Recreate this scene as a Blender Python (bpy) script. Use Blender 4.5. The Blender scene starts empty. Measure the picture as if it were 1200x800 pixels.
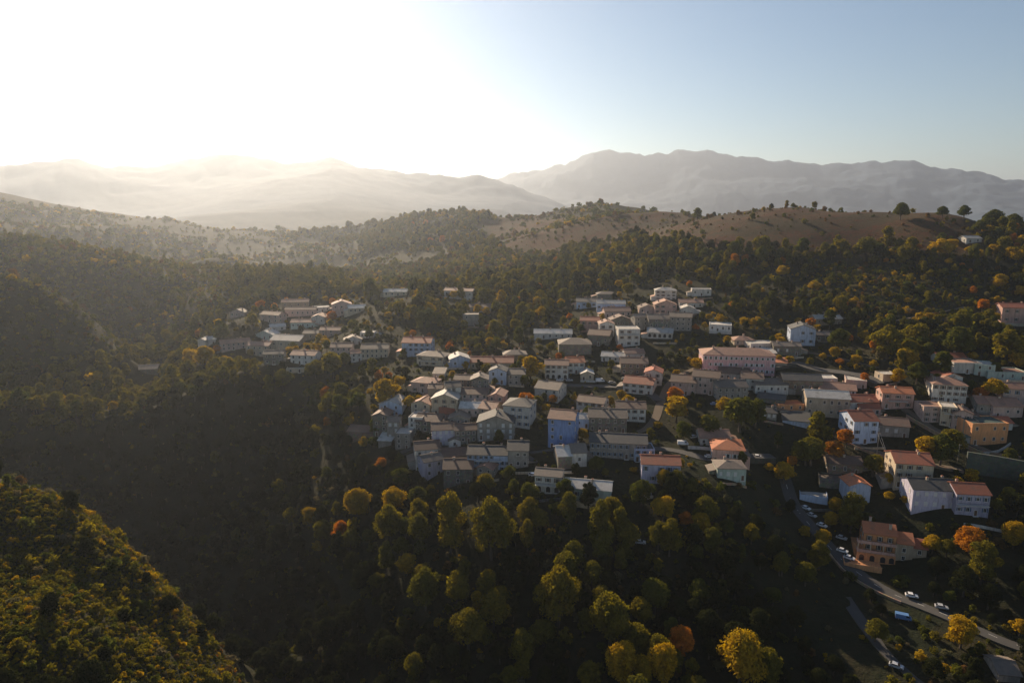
import bpy, math, random
import numpy as np
from mathutils import Vector

R = math.radians
rnd = random.Random(7)
nr = np.random.RandomState(11)
sc = bpy.context.scene
col = sc.collection

# ------------------------------------------------------------------ camera
FPX, CX, CY, HORIZON = 800.0, 600.0, 400.0, 245.0     # the photograph is 1200 x 800, 24 mm equivalent
PITCH = math.atan((CY - HORIZON) / FPX)
SP, CP = math.sin(PITCH), math.cos(PITCH)
cam = bpy.data.cameras.new('camera')
cam.lens, cam.sensor_width = 24.0, 36.0
cam.clip_start, cam.clip_end = 1.0, 60000.0
camo = bpy.data.objects.new('camera', cam); col.objects.link(camo)
camo.rotation_euler = (math.pi / 2 - PITCH, 0, 0)
camo.location = (0, 0, 0)
sc.camera = camo

# ------------------------------------------------------------------ sky, sun, exposure
SUN_AZ, SUN_EL = R(-24.0), R(24)                    # azimuth from +Y towards +X
world = bpy.data.worlds.new('World'); sc.world = world; world.use_nodes = True
wn = world.node_tree
bg = wn.nodes['Background']
sky = wn.nodes.new('ShaderNodeTexSky'); sky.sky_type = 'NISHITA'
sky.sun_disc = False; sky.sun_elevation = SUN_EL; sky.sun_rotation = SUN_AZ
sky.air_density, sky.dust_density, sky.ozone_density = 1.0, 0.0, 1.8
wn.links.new(sky.outputs[0], bg.inputs[0]); bg.inputs[1].default_value = 0.05
sun = bpy.data.lights.new('sun', 'SUN'); sun.energy = 5.0; sun.angle = R(0.6); sun.color = (1.0, 0.78, 0.54)
suno = bpy.data.objects.new('sun', sun); col.objects.link(suno)
sd = Vector((math.sin(SUN_AZ) * math.cos(SUN_EL), math.cos(SUN_AZ) * math.cos(SUN_EL), math.sin(SUN_EL)))
suno.rotation_euler = sd.to_track_quat('Z', 'Y').to_euler()
vs = sc.view_settings
vs.view_transform = 'Standard'; vs.look = 'None'; vs.gamma = 1.0; vs.use_curve_mapping = False
vs.exposure = 0.84
sc.render.engine = 'CYCLES'
sc.cycles.use_denoising = True
sc.cycles.volume_bounces = 0
sc.cycles.max_bounces = 6; sc.cycles.diffuse_bounces = 2; sc.cycles.glossy_bounces = 2
sc.cycles.transmission_bounces = 4; sc.cycles.transparent_max_bounces = 4
HAZE_DENSITY, HAZE_G = 0.00010, 0.65

# ------------------------------------------------------------------ terrain
def ray(px, py):
    xn, yn = (px - CX) / FPX, (CY - py) / FPX
    return np.array([xn, CP + yn * SP, -SP + yn * CP])
def P(px, py, Y):
    d = ray(px, py); return d * (Y / d[1])
def project(x, y, z):
    zc = y * CP - z * SP
    yc = y * SP + z * CP
    return CX + FPX * x / zc, CY - FPX * yc / zc, zc

VIS = [  # (px, py, distance ahead): ground seen in the photograph
 (235,405,430),(300,400,440),(460,400,420),(235,435,405),(300,440,385),(400,430,385),(340,350,520),(250,370,480),
 (300,340,600),(330,320,750),(400,330,700),(460,350,520),(540,350,510),(540,410,400),(430,470,330),(430,520,300),
 (500,570,262),(590,560,255),(650,580,240),(700,590,235),(780,570,245),(860,565,250),(500,610,235),(750,620,225),
 (500,700,205),(500,800,177),(620,650,218),(620,720,197),(620,800,174),(750,700,198),(750,800,170),(900,640,222),(900,700,203),(900,800,172),(400,600,262),(400,700,225),
 (400,800,195),(235,500,358),(235,600,303),(235,700,261),(260,800,227),(330,520,337),(330,650,264),
 (0,565,190),(60,580,186),(100,605,180),(150,650,172),(184,700,165),(228,790,150),(0,640,158),(0,700,140),(0,800,114),(100,700,146),
 (100,800,121),(180,800,134),(50,650,159),(150,720,154),
 (0,318,480),(60,350,470),(60,372,434),(110,385,460),(150,412,450),(0,400,408),(60,400,413),(0,480,350),(60,480,364),(0,540,321),(60,540,336),(110,520,352),(60,335,553),(60,300,592),(0,302,600),(120,360,555),(170,375,540),(100,330,590),(160,430,440),
 (0,272,650),(100,292,640),(170,320,620),(240,348,590),(200,380,540),(240,330,800),(150,290,1000),
 (0,215,1400),(60,235,1400),(150,255,1400),(260,275,1400),(330,290,1300),(0,250,1150),(100,280,1000),(250,310,900),
 (400,300,1100),(450,300,950),(560,290,900),(560,258,1400),(450,268,1500),(700,300,700),(600,320,680),(500,330,640),(700,262,880),(760,248,1000),
 (690,243,1100),(665,243,1130),(640,250,1250),(725,245,1070),(640,265,1000),
 (860,246,700),(940,247,680),(1000,252,620),(1055,254,560),(1129,254,540),(1165,274,520),(1200,276,512),(800,252,780),
 (800,300,560),(1000,300,520),(1000,350,440),(1000,400,385),(800,350,470),(760,400,400),(700,350,500),(650,400,415),
 (600,380,450),(600,440,350),(760,450,345),(865,435,350),(1000,440,340),(975,490,305),(860,490,300),(700,450,345),
 (600,500,290),(700,510,285),(800,520,280),(520,500,295),(930,590,255),(1037,655,225),(1068,698,205),(1200,760,178),
 (1060,790,172),(1110,600,235),(1070,572,250),(1020,518,285),(1165,553,258),(1160,518,280),(1190,380,400),(1100,440,325),(1190,440,325),
 (1190,300,470),(1100,350,430),(930,540,275),(1190,620,228),
 (1500,300,480),(1500,500,290),(1500,760,180),(1500,400,380),
 (-300,280,700),(-300,400,480),(-300,500,360),(-300,215,1400)]
WORLD = [(420,600,-34),(560,640,-40),(480,560,-30),(380,650,-26),(330,640,-14),(-354,520,-82),(-408,545,-62),(-310,510,-94),  # hidden ground: (x, y, z)
 (-195,260,-140),(-150,240,-146),(-120,225,-150),(-90,205,-150),(-75,185,-150),(-60,160,-146),(-215,300,-137),
 (0,100,-158),(-80,60,-140),(80,90,-150),(200,100,-146),(-30,0,-150),(0,-100,-150),(-200,60,-80),(-250,150,-75),(-300,-100,-60),(300,-100,-140),(350,100,-130),
 (-600,820,-60),(-500,800,-80),(-380,820,-95),(-300,1000,-100),(-1100,1700,20),(-700,1800,-60),(-200,1800,-90),(-100,1500,-85),
 (100,1300,-70),(250,1300,-70),(500,900,-40),(300,1000,-40),(700,800,-40),(900,700,-20),(900,1300,-90),(300,1800,-100),(1200,1700,-90),
 (60,1250,-10),(-1300,1000,60),(1300,900,-40),(-260,480,-120)]
cps = [tuple(P(*v)) for v in VIS] + [tuple(map(float, w)) for w in WORLD]
cps = np.array(cps)
SC_ = 500.0
def _U(r2):
    return np.where(r2 > 1e-12, 0.5 * r2 * np.log(np.maximum(r2, 1e-12)), 0.0)
_c = cps[:, :2] / SC_
_n = len(_c)
_K = _U(((_c[:, None, :] - _c[None, :, :]) ** 2).sum(-1)) + np.eye(_n) * 4e-6
_Pm = np.hstack([np.ones((_n, 1)), _c])
_A = np.block([[_K, _Pm], [_Pm.T, np.zeros((3, 3))]])
_sol = np.linalg.solve(_A, np.concatenate([cps[:, 2], np.zeros(3)]))
_perm = nr.permutation(512)
_grad = nr.rand(512)
def vnoise(x, y, s, seed=0):
    x = np.asarray(x) / s + seed * 17.31; y = np.asarray(y) / s + seed * 9.7
    xi, yi = np.floor(x).astype(int), np.floor(y).astype(int)
    fx, fy = x - xi, y - yi
    fx = fx * fx * (3 - 2 * fx); fy = fy * fy * (3 - 2 * fy)
    def h(a, b): return _grad[(_perm[a & 511] + b) & 511]
    return (h(xi, yi) * (1 - fx) + h(xi + 1, yi) * fx) * (1 - fy) + (h(xi, yi + 1) * (1 - fx) + h(xi + 1, yi + 1) * fx) * fy - 0.5
def ridged(x, y, s, seed):
    return 1 - 2 * np.abs(vnoise(x, y, s, seed)) * 1.8

# crest lines of the two far ranges (px, py)
CREST1 = [(-900,200),(-400,170),(-150,190),(-30,184),(0,181),(10,184),(40,184),(68,181),(80,178),(96,181),(115,188),(140,193),(190,191),(240,187),(280,185),(320,188),(350,190),(390,186),
          (410,190),(440,196),(480,204),(520,208),(560,205),(580,206),(600,211),(640,228),(680,246),(760,262),(2200,275)]
CREST2 = [(-900,250),(400,245),(500,228),(560,212),(580,208),(640,196),(680,184),(695,179),(712,177),(728,179),(745,182),(780,180),(792,177),(825,176),(840,180),(870,183),(900,185),(930,187),(960,190),
          (1000,190),(1035,188),(1050,186),(1065,188),(1080,194),(1105,198),(1125,197),(1150,203),(1175,210),(1200,212),(1300,205),(1600,220),(2200,230)]
def crest_fn(pts, D):
    t = np.array([math.atan2(ray(px, 240)[0], ray(px, 240)[1]) for px, py in pts])
    hh = []
    for px, py in pts:
        d = ray(px, py); hh.append(d[2] / math.hypot(d[0], d[1]) * D)
    return t, np.array(hh)
D1, D2 = 4600.0, 7200.0
T1, H1 = crest_fn(CREST1, D1); T2, H2 = crest_fn(CREST2, D2)
def height(x, y, detail=True):
    x = np.atleast_1d(np.asarray(x, float)); y = np.atleast_1d(np.asarray(y, float))
    r = np.hypot(x, y); a = np.arctan2(x, y)
    near = r < 2300
    z = np.full(x.shape, -90.0)
    if near.any():
        xs, ys = x[near] / SC_, y[near] / SC_
        zn = np.empty(xs.shape)
        for i in range(0, len(xs), 40000):
            q = np.stack([xs[i:i+40000], ys[i:i+40000]], 1)
            zn[i:i+40000] = _U(((q[:, None, :] - _c[None]) ** 2).sum(-1)) @ _sol[:_n] + _sol[_n] + q @ _sol[_n+1:]
        zn = np.clip(zn, -225, 90)
        rn = r[near]
        w = np.clip((rn - 1650) / 600, 0, 1); w = w * w * (3 - 2 * w)
        z[near] = zn * (1 - w) + (-90) * w
    # far country: rolling ground, then the two ranges
    f = np.clip((r - 1700) / 700, 0, 1)
    z = z + f * (vnoise(x, y, 900, 3) * 90 + vnoise(x, y, 350, 4) * 40)
    hz1 = np.interp(a, T1, H1); hz2 = np.interp(a, T2, H2)
    rr = r + vnoise(x, y, 700, 8) * 500
    s1 = np.where(rr < D1, np.clip((rr - 2300) / (D1 - 2300), 0, 1), np.clip(1 - (rr - D1) / 1400, 0, 1))
    s2 = np.where(rr < D2, np.clip((rr - 5200) / (D2 - 5200), 0, 1), np.clip(1 - (rr - D2) / 3000, 0, 1))
    e1 = s1 ** 1.5; e2 = s2 ** 1.4
    spur1 = (ridged(x, y, 900, 5) - .4) * 70 * s1 * (1 - s1) * 2
    spur2 = (ridged(x, y, 1300, 6) - .4) * 120 * s2 * (1 - s2) * 2
    z = z + np.maximum(e1 * (hz1 + 90) + spur1, 0) * (s1 > 0)
    z = np.where(s2 > 0, np.maximum(z, -90 + e2 * (hz2 + 90) + spur2), z)
    if detail:
        amp = np.clip((r - 120) / 500, 0.15, 1.0)
        z = z + amp * (vnoise(x, y, 60, 1) * 5 + vnoise(x, y, 24, 2) * 2.0)
        lf = np.clip((-x - 90) / 80, 0, 1) * np.clip((r - 260) / 60, 0, 1) * np.clip((760 - r) / 120, 0, 1)
        z = z + lf * (ridged(x * .8 + y * .35, y * .8 - x * .35, 120, 15) - .55) * 20
        z = z + np.clip((r - 500) / 500, 0, 1) * np.clip((2200 - r) / 500, 0, 1) * (ridged(x, y, 170, 9) - .55) * 12
        z = z + np.clip((r - 3500) / 1500, 0, 1) * (vnoise(x, y, 260, 10) * 34 + vnoise(x, y, 110, 13) * 36 + vnoise(x, y, 50, 12) * 20)
    return z
def hit(px, py, y0=70, y1=2600):
    d = ray(px, py); d = d / d[1]
    Y = np.concatenate([np.arange(y0, 700, .5), np.arange(700, y1, 3)])
    g = height(d[0] * Y, Y); rz = d[2] * Y
    k = np.nonzero(rz < g)[0]
    if len(k) == 0: return None
    i = k[0]; yy = Y[i]
    return Vector((d[0] * yy, yy, float(g[i])))

# ------------------------------------------------------------------ helpers
def tag(o, label=None, cat=None, group=None, kind=None):
    if label: o['label'] = label
    if cat: o['category'] = cat
    if group: o['group'] = group
    if kind: o['kind'] = kind
    return o
def link(o, parent=None):
    col.objects.link(o)
    if parent is not None: o.parent = parent
    return o
def empty(name, loc, rz=0.0, s=1.0):
    o = bpy.data.objects.new(name, None); o.empty_display_size = 1.0
    o.location = loc; o.rotation_euler = (0, 0, rz); o.scale = (s, s, s)
    return link(o)
class MB:
    """collects boxes, prisms, tubes as one mesh"""
    def __init__(self): self.v, self.f, self.m = [], [], []
    def face_block(self, vs, fs, mi=0):
        b = len(self.v); self.v += [tuple(q) for q in vs]
        for f in fs: self.f.append(tuple(i + b for i in f)); self.m.append(mi)
    def box(self, x0, x1, y0, y1, z0, z1, mi=0):
        self.face_block([(x0,y0,z0),(x1,y0,z0),(x1,y1,z0),(x0,y1,z0),(x0,y0,z1),(x1,y0,z1),(x1,y1,z1),(x0,y1,z1)],
                        [(3,2,1,0),(4,5,6,7),(0,1,5,4),(1,2,6,5),(2,3,7,6),(3,0,4,7)], mi)
    def prism(self, poly, a0, a1, axis='x', mi=0):
        """poly: 2D outline extruded along axis x (poly = y,z), y (poly = x,z) or z (poly = x,y)"""
        n = len(poly); vs = []
        for a in (a0, a1):
            for p in poly:
                vs.append((a, p[0], p[1]) if axis == 'x' else (p[0], a, p[1]) if axis == 'y' else (p[0], p[1], a))
        fs = [tuple(range(n))[::-1], tuple(range(n, 2*n))] + [(i, (i+1) % n, n + (i+1) % n, n + i) for i in range(n)]
        self.face_block(vs, fs, mi)
    def tube(self, p, q, r0, r1, n=6, mi=0, cap=True):
        p, q = Vector(p), Vector(q); d = (q - p).normalized()
        u = d.orthogonal().normalized(); w = d.cross(u); vs = []
        for c, r in ((p, r0), (q, r1)):
            for k in range(n):
                t = 2 * math.pi * k / n; vs.append(c + (u * math.cos(t) + w * math.sin(t)) * r)
        fs = [(k, (k+1) % n, n + (k+1) % n, n + k) for k in range(n)]
        if cap: fs += [tuple(range(n))[::-1], tuple(range(n, 2*n))]
        self.face_block(vs, fs, mi)
    def mesh(self, name, mats):
        me = bpy.data.meshes.new(name); me.from_pydata(self.v, [], self.f)
        for m in mats: me.materials.append(m)
        if len(mats) > 1: me.polygons.foreach_set('material_index', self.m)
        me.update(); return me
    def build(self, name, mats, parent=None, loc=None):
        if not isinstance(mats, (list, tuple)): mats = [mats]
        o = bpy.data.objects.new(name, self.mesh(name, mats)); link(o, parent)
        if loc is not None: o.location = loc
        return o

# ------------------------------------------------------------------ materials
def new_mat(name):
    m = bpy.data.materials.new(name); m.use_nodes = True
    nt = m.node_tree; b = nt.nodes['Principled BSDF']
    return m, nt, b
def N(nt, t, **kw):
    n = nt.nodes.new(t)
    for k, v in kw.items():
        if k.startswith('i_'): n.inputs[k[2:].replace('_', ' ')].default_value = v
        else: setattr(n, k, v)
    return n
def mixc(nt, fac, a, b, mode='MIX'):
    m = nt.nodes.new('ShaderNodeMix'); m.data_type = 'RGBA'; m.blend_type = mode
    for s, v in ((m.inputs[0], fac), (m.inputs[6], a), (m.inputs[7], b)):
        if isinstance(v, bpy.types.NodeSocket): nt.links.new(v, s)
        elif isinstance(v, (int, float)): s.default_value = v
        else: s.default_value = (*v, 1)
    return m.outputs[2]
def noise(nt, scale, detail=4, coord=None, rough=.55):
    n = N(nt, 'ShaderNodeTexNoise'); n.inputs['Scale'].default_value = scale; n.inputs['Detail'].default_value = detail
    n.inputs['Roughness'].default_value = rough
    if coord is not None: nt.links.new(coord, n.inputs['Vector'])
    return n.outputs['Fac']
def ramp(nt, src, stops):
    r = N(nt, 'ShaderNodeValToRGB'); e = r.color_ramp.elements
    while len(e) < len(stops): e.new(0.5)
    for k, (p, c) in enumerate(stops):
        e[k].position = p; e[k].color = (*c, 1) if not isinstance(c, (int, float)) else (c, c, c, 1)
    nt.links.new(src, r.inputs[0]); return r.outputs[0]

def plaster(name, c, stain=.25, scale=.35):
    m, nt, b = new_mat(name)
    tc = N(nt, 'ShaderNodeTexCoord'); oi = N(nt, 'ShaderNodeObjectInfo')
    base = mixc(nt, ramp(nt, noise(nt, scale, 6, tc.outputs['Object']), [(.35, 0.0), (.7, 1.0)]), c, tuple(v * (1 - stain) for v in c))
    mp = N(nt, 'ShaderNodeMapping'); mp.inputs['Scale'].default_value = (1.6, 1.6, .25)
    nt.links.new(tc.outputs['Object'], mp.inputs[0])
    streak = ramp(nt, noise(nt, 1.0, 4, mp.outputs[0]), [(.46, 0.0), (.68, .75)])
    base = mixc(nt, streak, base, tuple(v * .55 for v in c))
    hs = N(nt, 'ShaderNodeHueSaturation')
    mr = N(nt, 'ShaderNodeMapRange'); mr.inputs[3].default_value = .82; mr.inputs[4].default_value = 1.12
    nt.links.new(oi.outputs['Random'], mr.inputs[0]); nt.links.new(mr.outputs[0], hs.inputs['Value'])
    nt.links.new(base, hs.inputs['Color']); nt.links.new(hs.outputs[0], b.inputs['Base Color'])
    b.inputs['Roughness'].default_value = .9
    bp = N(nt, 'ShaderNodeBump'); bp.inputs['Strength'].default_value = .25; bp.inputs['Distance'].default_value = .05
    nt.links.new(noise(nt, 3.0, 4, tc.outputs['Object']), bp.inputs['Height']); nt.links.new(bp.outputs[0], b.inputs['Normal'])
    return m
def stonework(name, c, c2):
    m, nt, b = new_mat(name)
    tc = N(nt, 'ShaderNodeTexCoord')
    vo = N(nt, 'ShaderNodeTexVoronoi'); vo.inputs['Scale'].default_value = 1.7; nt.links.new(tc.outputs['Object'], vo.inputs['Vector'])
    base = mixc(nt, ramp(nt, noise(nt, .5, 6, tc.outputs['Object']), [(.35, 0.0), (.65, 1.0)]), c, c2)
    base = mixc(nt, .35, base, vo.outputs['Color'], 'MULTIPLY')
    nt.links.new(base, b.inputs['Base Color']); b.inputs['Roughness'].default_value = .95
    bp = N(nt, 'ShaderNodeBump'); bp.inputs['Strength'].default_value = .6; bp.inputs['Distance'].default_value = .08
    nt.links.new(vo.outputs['Distance'], bp.inputs['Height']); nt.links.new(bp.outputs[0], b.inputs['Normal'])
    return m
def tiles(name, c, c2, ridge=True, gloss=.75):
    m, nt, b = new_mat(name)
    tc = N(nt, 'ShaderNodeTexCoord'); oi = N(nt, 'ShaderNodeObjectInfo')
    base = mixc(nt, ramp(nt, noise(nt, .8, 7, tc.outputs['Object'], .7), [(.32, 0.0), (.68, 1.0)]), c, c2)
    lich = ramp(nt, noise(nt, .35, 5, tc.outputs['Object'], .65), [(.52, 0.0), (.7, .55)])
    base = mixc(nt, lich, base, (.13, .12, .09))
    wv = N(nt, 'ShaderNodeTexWave'); wv.inputs['Scale'].default_value = 1.3; wv.inputs['Distortion'].default_value = 1.2
    nt.links.new(tc.outputs['Object'], wv.inputs[0])
    if ridge: base = mixc(nt, .22, base, wv.outputs['Color'], 'MULTIPLY')
    hs = N(nt, 'ShaderNodeHueSaturation')
    mr = N(nt, 'ShaderNodeMapRange'); mr.inputs[3].default_value = .78; mr.inputs[4].default_value = 1.2
    nt.links.new(oi.outputs['Random'], mr.inputs[0]); nt.links.new(mr.outputs[0], hs.inputs['Value'])
    nt.links.new(base, hs.inputs['Color']); nt.links.new(hs.outputs[0], b.inputs['Base Color'])
    b.inputs['Roughness'].default_value = gloss
    bp = N(nt, 'ShaderNodeBump'); bp.inputs['Strength'].default_value = .5; bp.inputs['Distance'].default_value = .1
    nt.links.new(wv.outputs['Fac'], bp.inputs['Height'])
    if ridge: nt.links.new(bp.outputs[0], b.inputs['Normal'])
    return m
def plain(name, c, rough=.6, metal=0.0):
    m, nt, b = new_mat(name)
    tc = N(nt, 'ShaderNodeTexCoord')
    base = mixc(nt, noise(nt, 2.0, 4, tc.outputs['Object']), tuple(v * .8 for v in c), tuple(min(1, v * 1.15) for v in c))
    nt.links.new(base, b.inputs['Base Color'])
    b.inputs['Roughness'].default_value = rough; b.inputs['Metallic'].default_value = metal
    return m
def leafmat(name, ca, cb, cc, trans=.45):
    """leaf colours vary from tree to tree and through the crown; leaves let light through"""
    m = bpy.data.materials.new(name); m.use_nodes = True; nt = m.node_tree; nt.nodes.clear()
    out = N(nt, 'ShaderNodeOutputMaterial')
    tc = N(nt, 'ShaderNodeTexCoord'); oi = N(nt, 'ShaderNodeObjectInfo')
    t = mixc(nt, oi.outputs['Random'], ca, cb)
    base = mixc(nt, ramp(nt, noise(nt, .7, 5, tc.outputs['Object'], .7), [(.42, 0.0), (.68, 1.0)]), t, cc)
    d = N(nt, 'ShaderNodeBsdfDiffuse'); tr = N(nt, 'ShaderNodeBsdfTranslucent'); mx = N(nt, 'ShaderNodeMixShader')
    nt.links.new(base, d.inputs[0])
    g = N(nt, 'ShaderNodeHueSaturation'); g.inputs['Saturation'].default_value = 1.15; g.inputs['Value'].default_value = 1.6
    nt.links.new(base, g.inputs['Color']); nt.links.new(g.outputs[0], tr.inputs[0])
    mx.inputs[0].default_value = trans
    nt.links.new(d.outputs[0], mx.inputs[1]); nt.links.new(tr.outputs[0], mx.inputs[2]); nt.links.new(mx.outputs[0], out.inputs[0])
    return m

# ------------------------------------------------------------------ ground sheet
def poly_mask(px, py, poly):
    inside = np.zeros(px.shape, bool); n = len(poly); j = n - 1
    for i in range(n):
        xi, yi = poly[i]; xj, yj = poly[j]
        c = ((yi > py) != (yj > py)) & (px < (xj - xi) * (py - yi) / (yj - yi + 1e-9) + xi)
        inside ^= c; j = i
    return inside
HEATH = [(1000,232),(1100,243),(1146,250),(1150,268),(1128,300),(1040,290),(960,296),(880,294),(800,288),(740,280),(690,290),(640,296),(590,292),(550,268),(600,246),(640,225),(700,225),(800,236),(860,238)]
rs = np.concatenate([np.linspace(4, 60, 14)[:-1], np.exp(np.linspace(math.log(60), math.log(2600), 460))[:-1], np.exp(np.linspace(math.log(2600), math.log(15000), 200))])
an = np.concatenate([np.linspace(R(-80), R(-46), 60)[:-1], np.linspace(R(-46), R(46), 900), np.linspace(R(46), R(80), 60)[1:]])
RR, AA = np.meshgrid(rs, an, indexing='ij')
GX, GY = RR * np.sin(AA), RR * np.cos(AA)
GZ = height(GX.ravel(), GY.ravel()).reshape(GX.shape)
nv = GX.size; nR, nA = GX.shape
me = bpy.data.meshes.new('ground')
verts = np.stack([GX.ravel(), GY.ravel(), GZ.ravel()], 1)
ii = np.arange(nR - 1)[:, None] * nA + np.arange(nA - 1)[None]
quads = np.stack([ii, ii + 1, ii + nA + 1, ii + nA], -1).reshape(-1, 4)[:, ::-1]
me.vertices.add(nv); me.vertices.foreach_set('co', verts.ravel())
me.loops.add(quads.size); me.loops.foreach_set('vertex_index', quads.ravel().astype(np.int32))
me.polygons.add(len(quads)); me.polygons.foreach_set('loop_start', np.arange(0, quads.size, 4, dtype=np.int32))
me.polygons.foreach_set('use_smooth', np.ones(len(quads), bool))
me.update(calc_edges=True)
ppx, ppy, pz = project(verts[:, 0], verts[:, 1], verts[:, 2])
rr_ = np.hypot(verts[:, 0], verts[:, 1])
jx = vnoise(verts[:, 0], verts[:, 1], 50, 20) * 60; jy = vnoise(verts[:, 0], verts[:, 1], 50, 21) * 14
heath = poly_mask(ppx + jx, ppy + jy, HEATH) & (rr_ > 420) & (rr_ < 1500) & (verts[:, 1] > 0)
peak = poly_mask(ppx, ppy, [(625,246),(660,226),(700,226),(780,252),(700,252),(640,256)]) & (rr_ > 950) & (rr_ < 1500)
heath &= ~peak
heath = heath.astype(np.float32).reshape(nR, nA)
for _ in range(3):
    heath[1:-1, 1:-1] = (heath[1:-1, 1:-1] + heath[:-2, 1:-1] + heath[2:, 1:-1] + heath[1:-1, :-2] + heath[1:-1, 2:]) / 5
a = me.attributes.new('heath', 'FLOAT', 'POINT'); a.data.foreach_set('value', heath.ravel())
a = me.attributes.new('hazed_rock', 'FLOAT', 'POINT'); a.data.foreach_set('value', np.clip((rr_ - 2300) / 900, 0, 1).astype(np.float32))
gm, nt, b = new_mat('ground_soil')
geo = N(nt, 'ShaderNodeNewGeometry'); at = N(nt, 'ShaderNodeAttribute'); at.attribute_name = 'heath'
grass = mixc(nt, ramp(nt, noise(nt, .045, 8, geo.outputs['Position'], .65), [(.4, 0.0), (.62, 1.0)]), (.016, .020, .010), (.040, .034, .018))
grass = mixc(nt, ramp(nt, noise(nt, .35, 6, geo.outputs['Position'], .7), [(.45, 0.0), (.65, .7)]), grass, (.022, .030, .014))
heathc = mixc(nt, ramp(nt, noise(nt, .03, 8, geo.outputs['Position'], .7), [(.42, 0.0), (.58, 1.0)]), (.075, .026, .013), (.072, .042, .018))
mpg = N(nt, 'ShaderNodeMapping'); mpg.inputs['Scale'].default_value = (.25, 1.0, 1.0); nt.links.new(geo.outputs['Position'], mpg.inputs[0])
heathc = mixc(nt, ramp(nt, noise(nt, .035, 7, mpg.outputs[0], .7), [(.50, 0.0), (.58, .85)]), heathc, (.045, .036, .018))
heathc = mixc(nt, ramp(nt, noise(nt, .30, 6, geo.outputs['Position'], .7), [(.48, 0.0), (.58, .85)]), heathc, (.040, .034, .016))
at2 = N(nt, 'ShaderNodeAttribute'); at2.attribute_name = 'hazed_rock'
hazed_rock = mixc(nt, ramp(nt, noise(nt, .004, 9, geo.outputs['Position'], .65), [(.40, 0.0), (.62, 1.0)]), (.030, .055, .090), (.060, .090, .130))  # blue of the distance haze is painted into the far ranges' rock
nt.links.new(mixc(nt, at2.outputs['Fac'], mixc(nt, at.outputs['Fac'], grass, heathc), hazed_rock), b.inputs['Base Color'])
b.inputs['Roughness'].default_value = 1.0; b.inputs['Specular IOR Level'].default_value = .1
bp = N(nt, 'ShaderNodeBump'); bp.inputs['Strength'].default_value = .9; bp.inputs['Distance'].default_value = 1.2
nt.links.new(noise(nt, .5, 6, geo.outputs['Position'], .7), bp.inputs['Height']); nt.links.new(bp.outputs[0], b.inputs['Normal'])
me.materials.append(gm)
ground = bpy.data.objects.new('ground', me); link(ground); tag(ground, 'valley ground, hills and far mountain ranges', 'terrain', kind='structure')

# haze: one closed box of even air round everything
hz = MB(); zt = float(GZ.max()) + 30; zb = float(GZ.min()) - 1.0
hz.box(-15600, 15600, -600, 15600, zb, zt)
hm = bpy.data.materials.new('haze_air'); hm.use_nodes = True; nt = hm.node_tree; nt.nodes.clear()
out = N(nt, 'ShaderNodeOutputMaterial'); pv = N(nt, 'ShaderNodeVolumePrincipled')
pv.inputs['Color'].default_value = (.72, .82, .97, 1); pv.inputs['Density'].default_value = HAZE_DENSITY
pv.inputs['Anisotropy'].default_value = HAZE_G
nt.links.new(pv.outputs[0], out.inputs['Volume'])
hazeo = hz.build('haze', hm); tag(hazeo, 'pale sunlit haze filling the valley', 'haze', kind='stuff')
# ------------------------------------------------------------------ foliage
def leaf_quads(c, size, nrm, out, rg):
    """one leaf clump: a small bent quad facing roughly along nrm"""
    n = (Vector(nrm) + Vector((rg.uniform(-1, 1), rg.uniform(-1, 1), rg.uniform(-.6, 1))) * .9).normalized()
    u = n.orthogonal().normalized(); w = n.cross(u); t = rg.uniform(0, 6.283)
    a = u * math.cos(t) + w * math.sin(t); b_ = n.cross(a)
    s = size * rg.uniform(.6, 1.35); s2 = s * rg.uniform(.5, .9)
    k = len(out[0])
    out[0] += [tuple(c - a * s), tuple(c - b_ * s2 + n * s * .15), tuple(c + a * s), tuple(c + b_ * s2 + n * s * .15)]
    out[1].append((k, k + 1, k + 2, k + 3))
def crown_mesh(name, mat, w, h, z0, lobes, leaves, size, seed, shape='round'):
    """crown of width w between z0 and z0+h: leaf clumps over overlapping lobes, gaps between them"""
    rg = random.Random(seed); out = [[], []]
    L = []
    for i in range(lobes):
        t = rg.uniform(0, 6.283); q = rg.random() ** .5; zf = rg.random() ** .8
        if shape == 'round': prof = math.sqrt(max(.05, 1 - (2 * zf - .85) ** 2 * .8))
        elif shape == 'tall': prof = .45 + .55 * math.sin(math.pi * min(1, zf * .9 + .1))
        elif shape == 'flat': prof = 1.0 - .55 * zf
        rr = (w / 2) * prof
        lr = w * rg.choice((.09, .12, .15, .18, .23))
        L.append((Vector((math.cos(t) * q * (rr - lr * .7), math.sin(t) * q * (rr - lr * .7), z0 + lr * .6 + zf * (h - lr * 1.3))), lr))
    ctr = Vector((0, 0, z0 + h * .45))
    per = max(8, leaves // lobes)
    for c, lr in L:
        m_ = int(per * (lr / (w * .16)) ** 2)
        for _ in range(m_):
            d = Vector((rg.gauss(0, 1), rg.gauss(0, 1), rg.gauss(0, 1) + .25)).normalized()
            p = c + d * lr * rg.uniform(.62, 1.06); p.z = c.z + (p.z - c.z) * .85
            leaf_quads(p, size, d * .8 + (p - ctr).normalized() * .4, out, rg)
    for _ in range(int(leaves * .12)):           # twigs and leaves inside
        p = ctr + Vector((rg.uniform(-1, 1) * w * .26, rg.uniform(-1, 1) * w * .26, rg.uniform(-1, 1) * h * .3))
        leaf_quads(p, size * 1.8, (rg.uniform(-1, 1), rg.uniform(-1, 1), 1), out, rg)
    me = bpy.data.meshes.new(name); me.from_pydata(out[0], [], out[1]); me.materials.append(mat); me.update()
    return me, L
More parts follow.
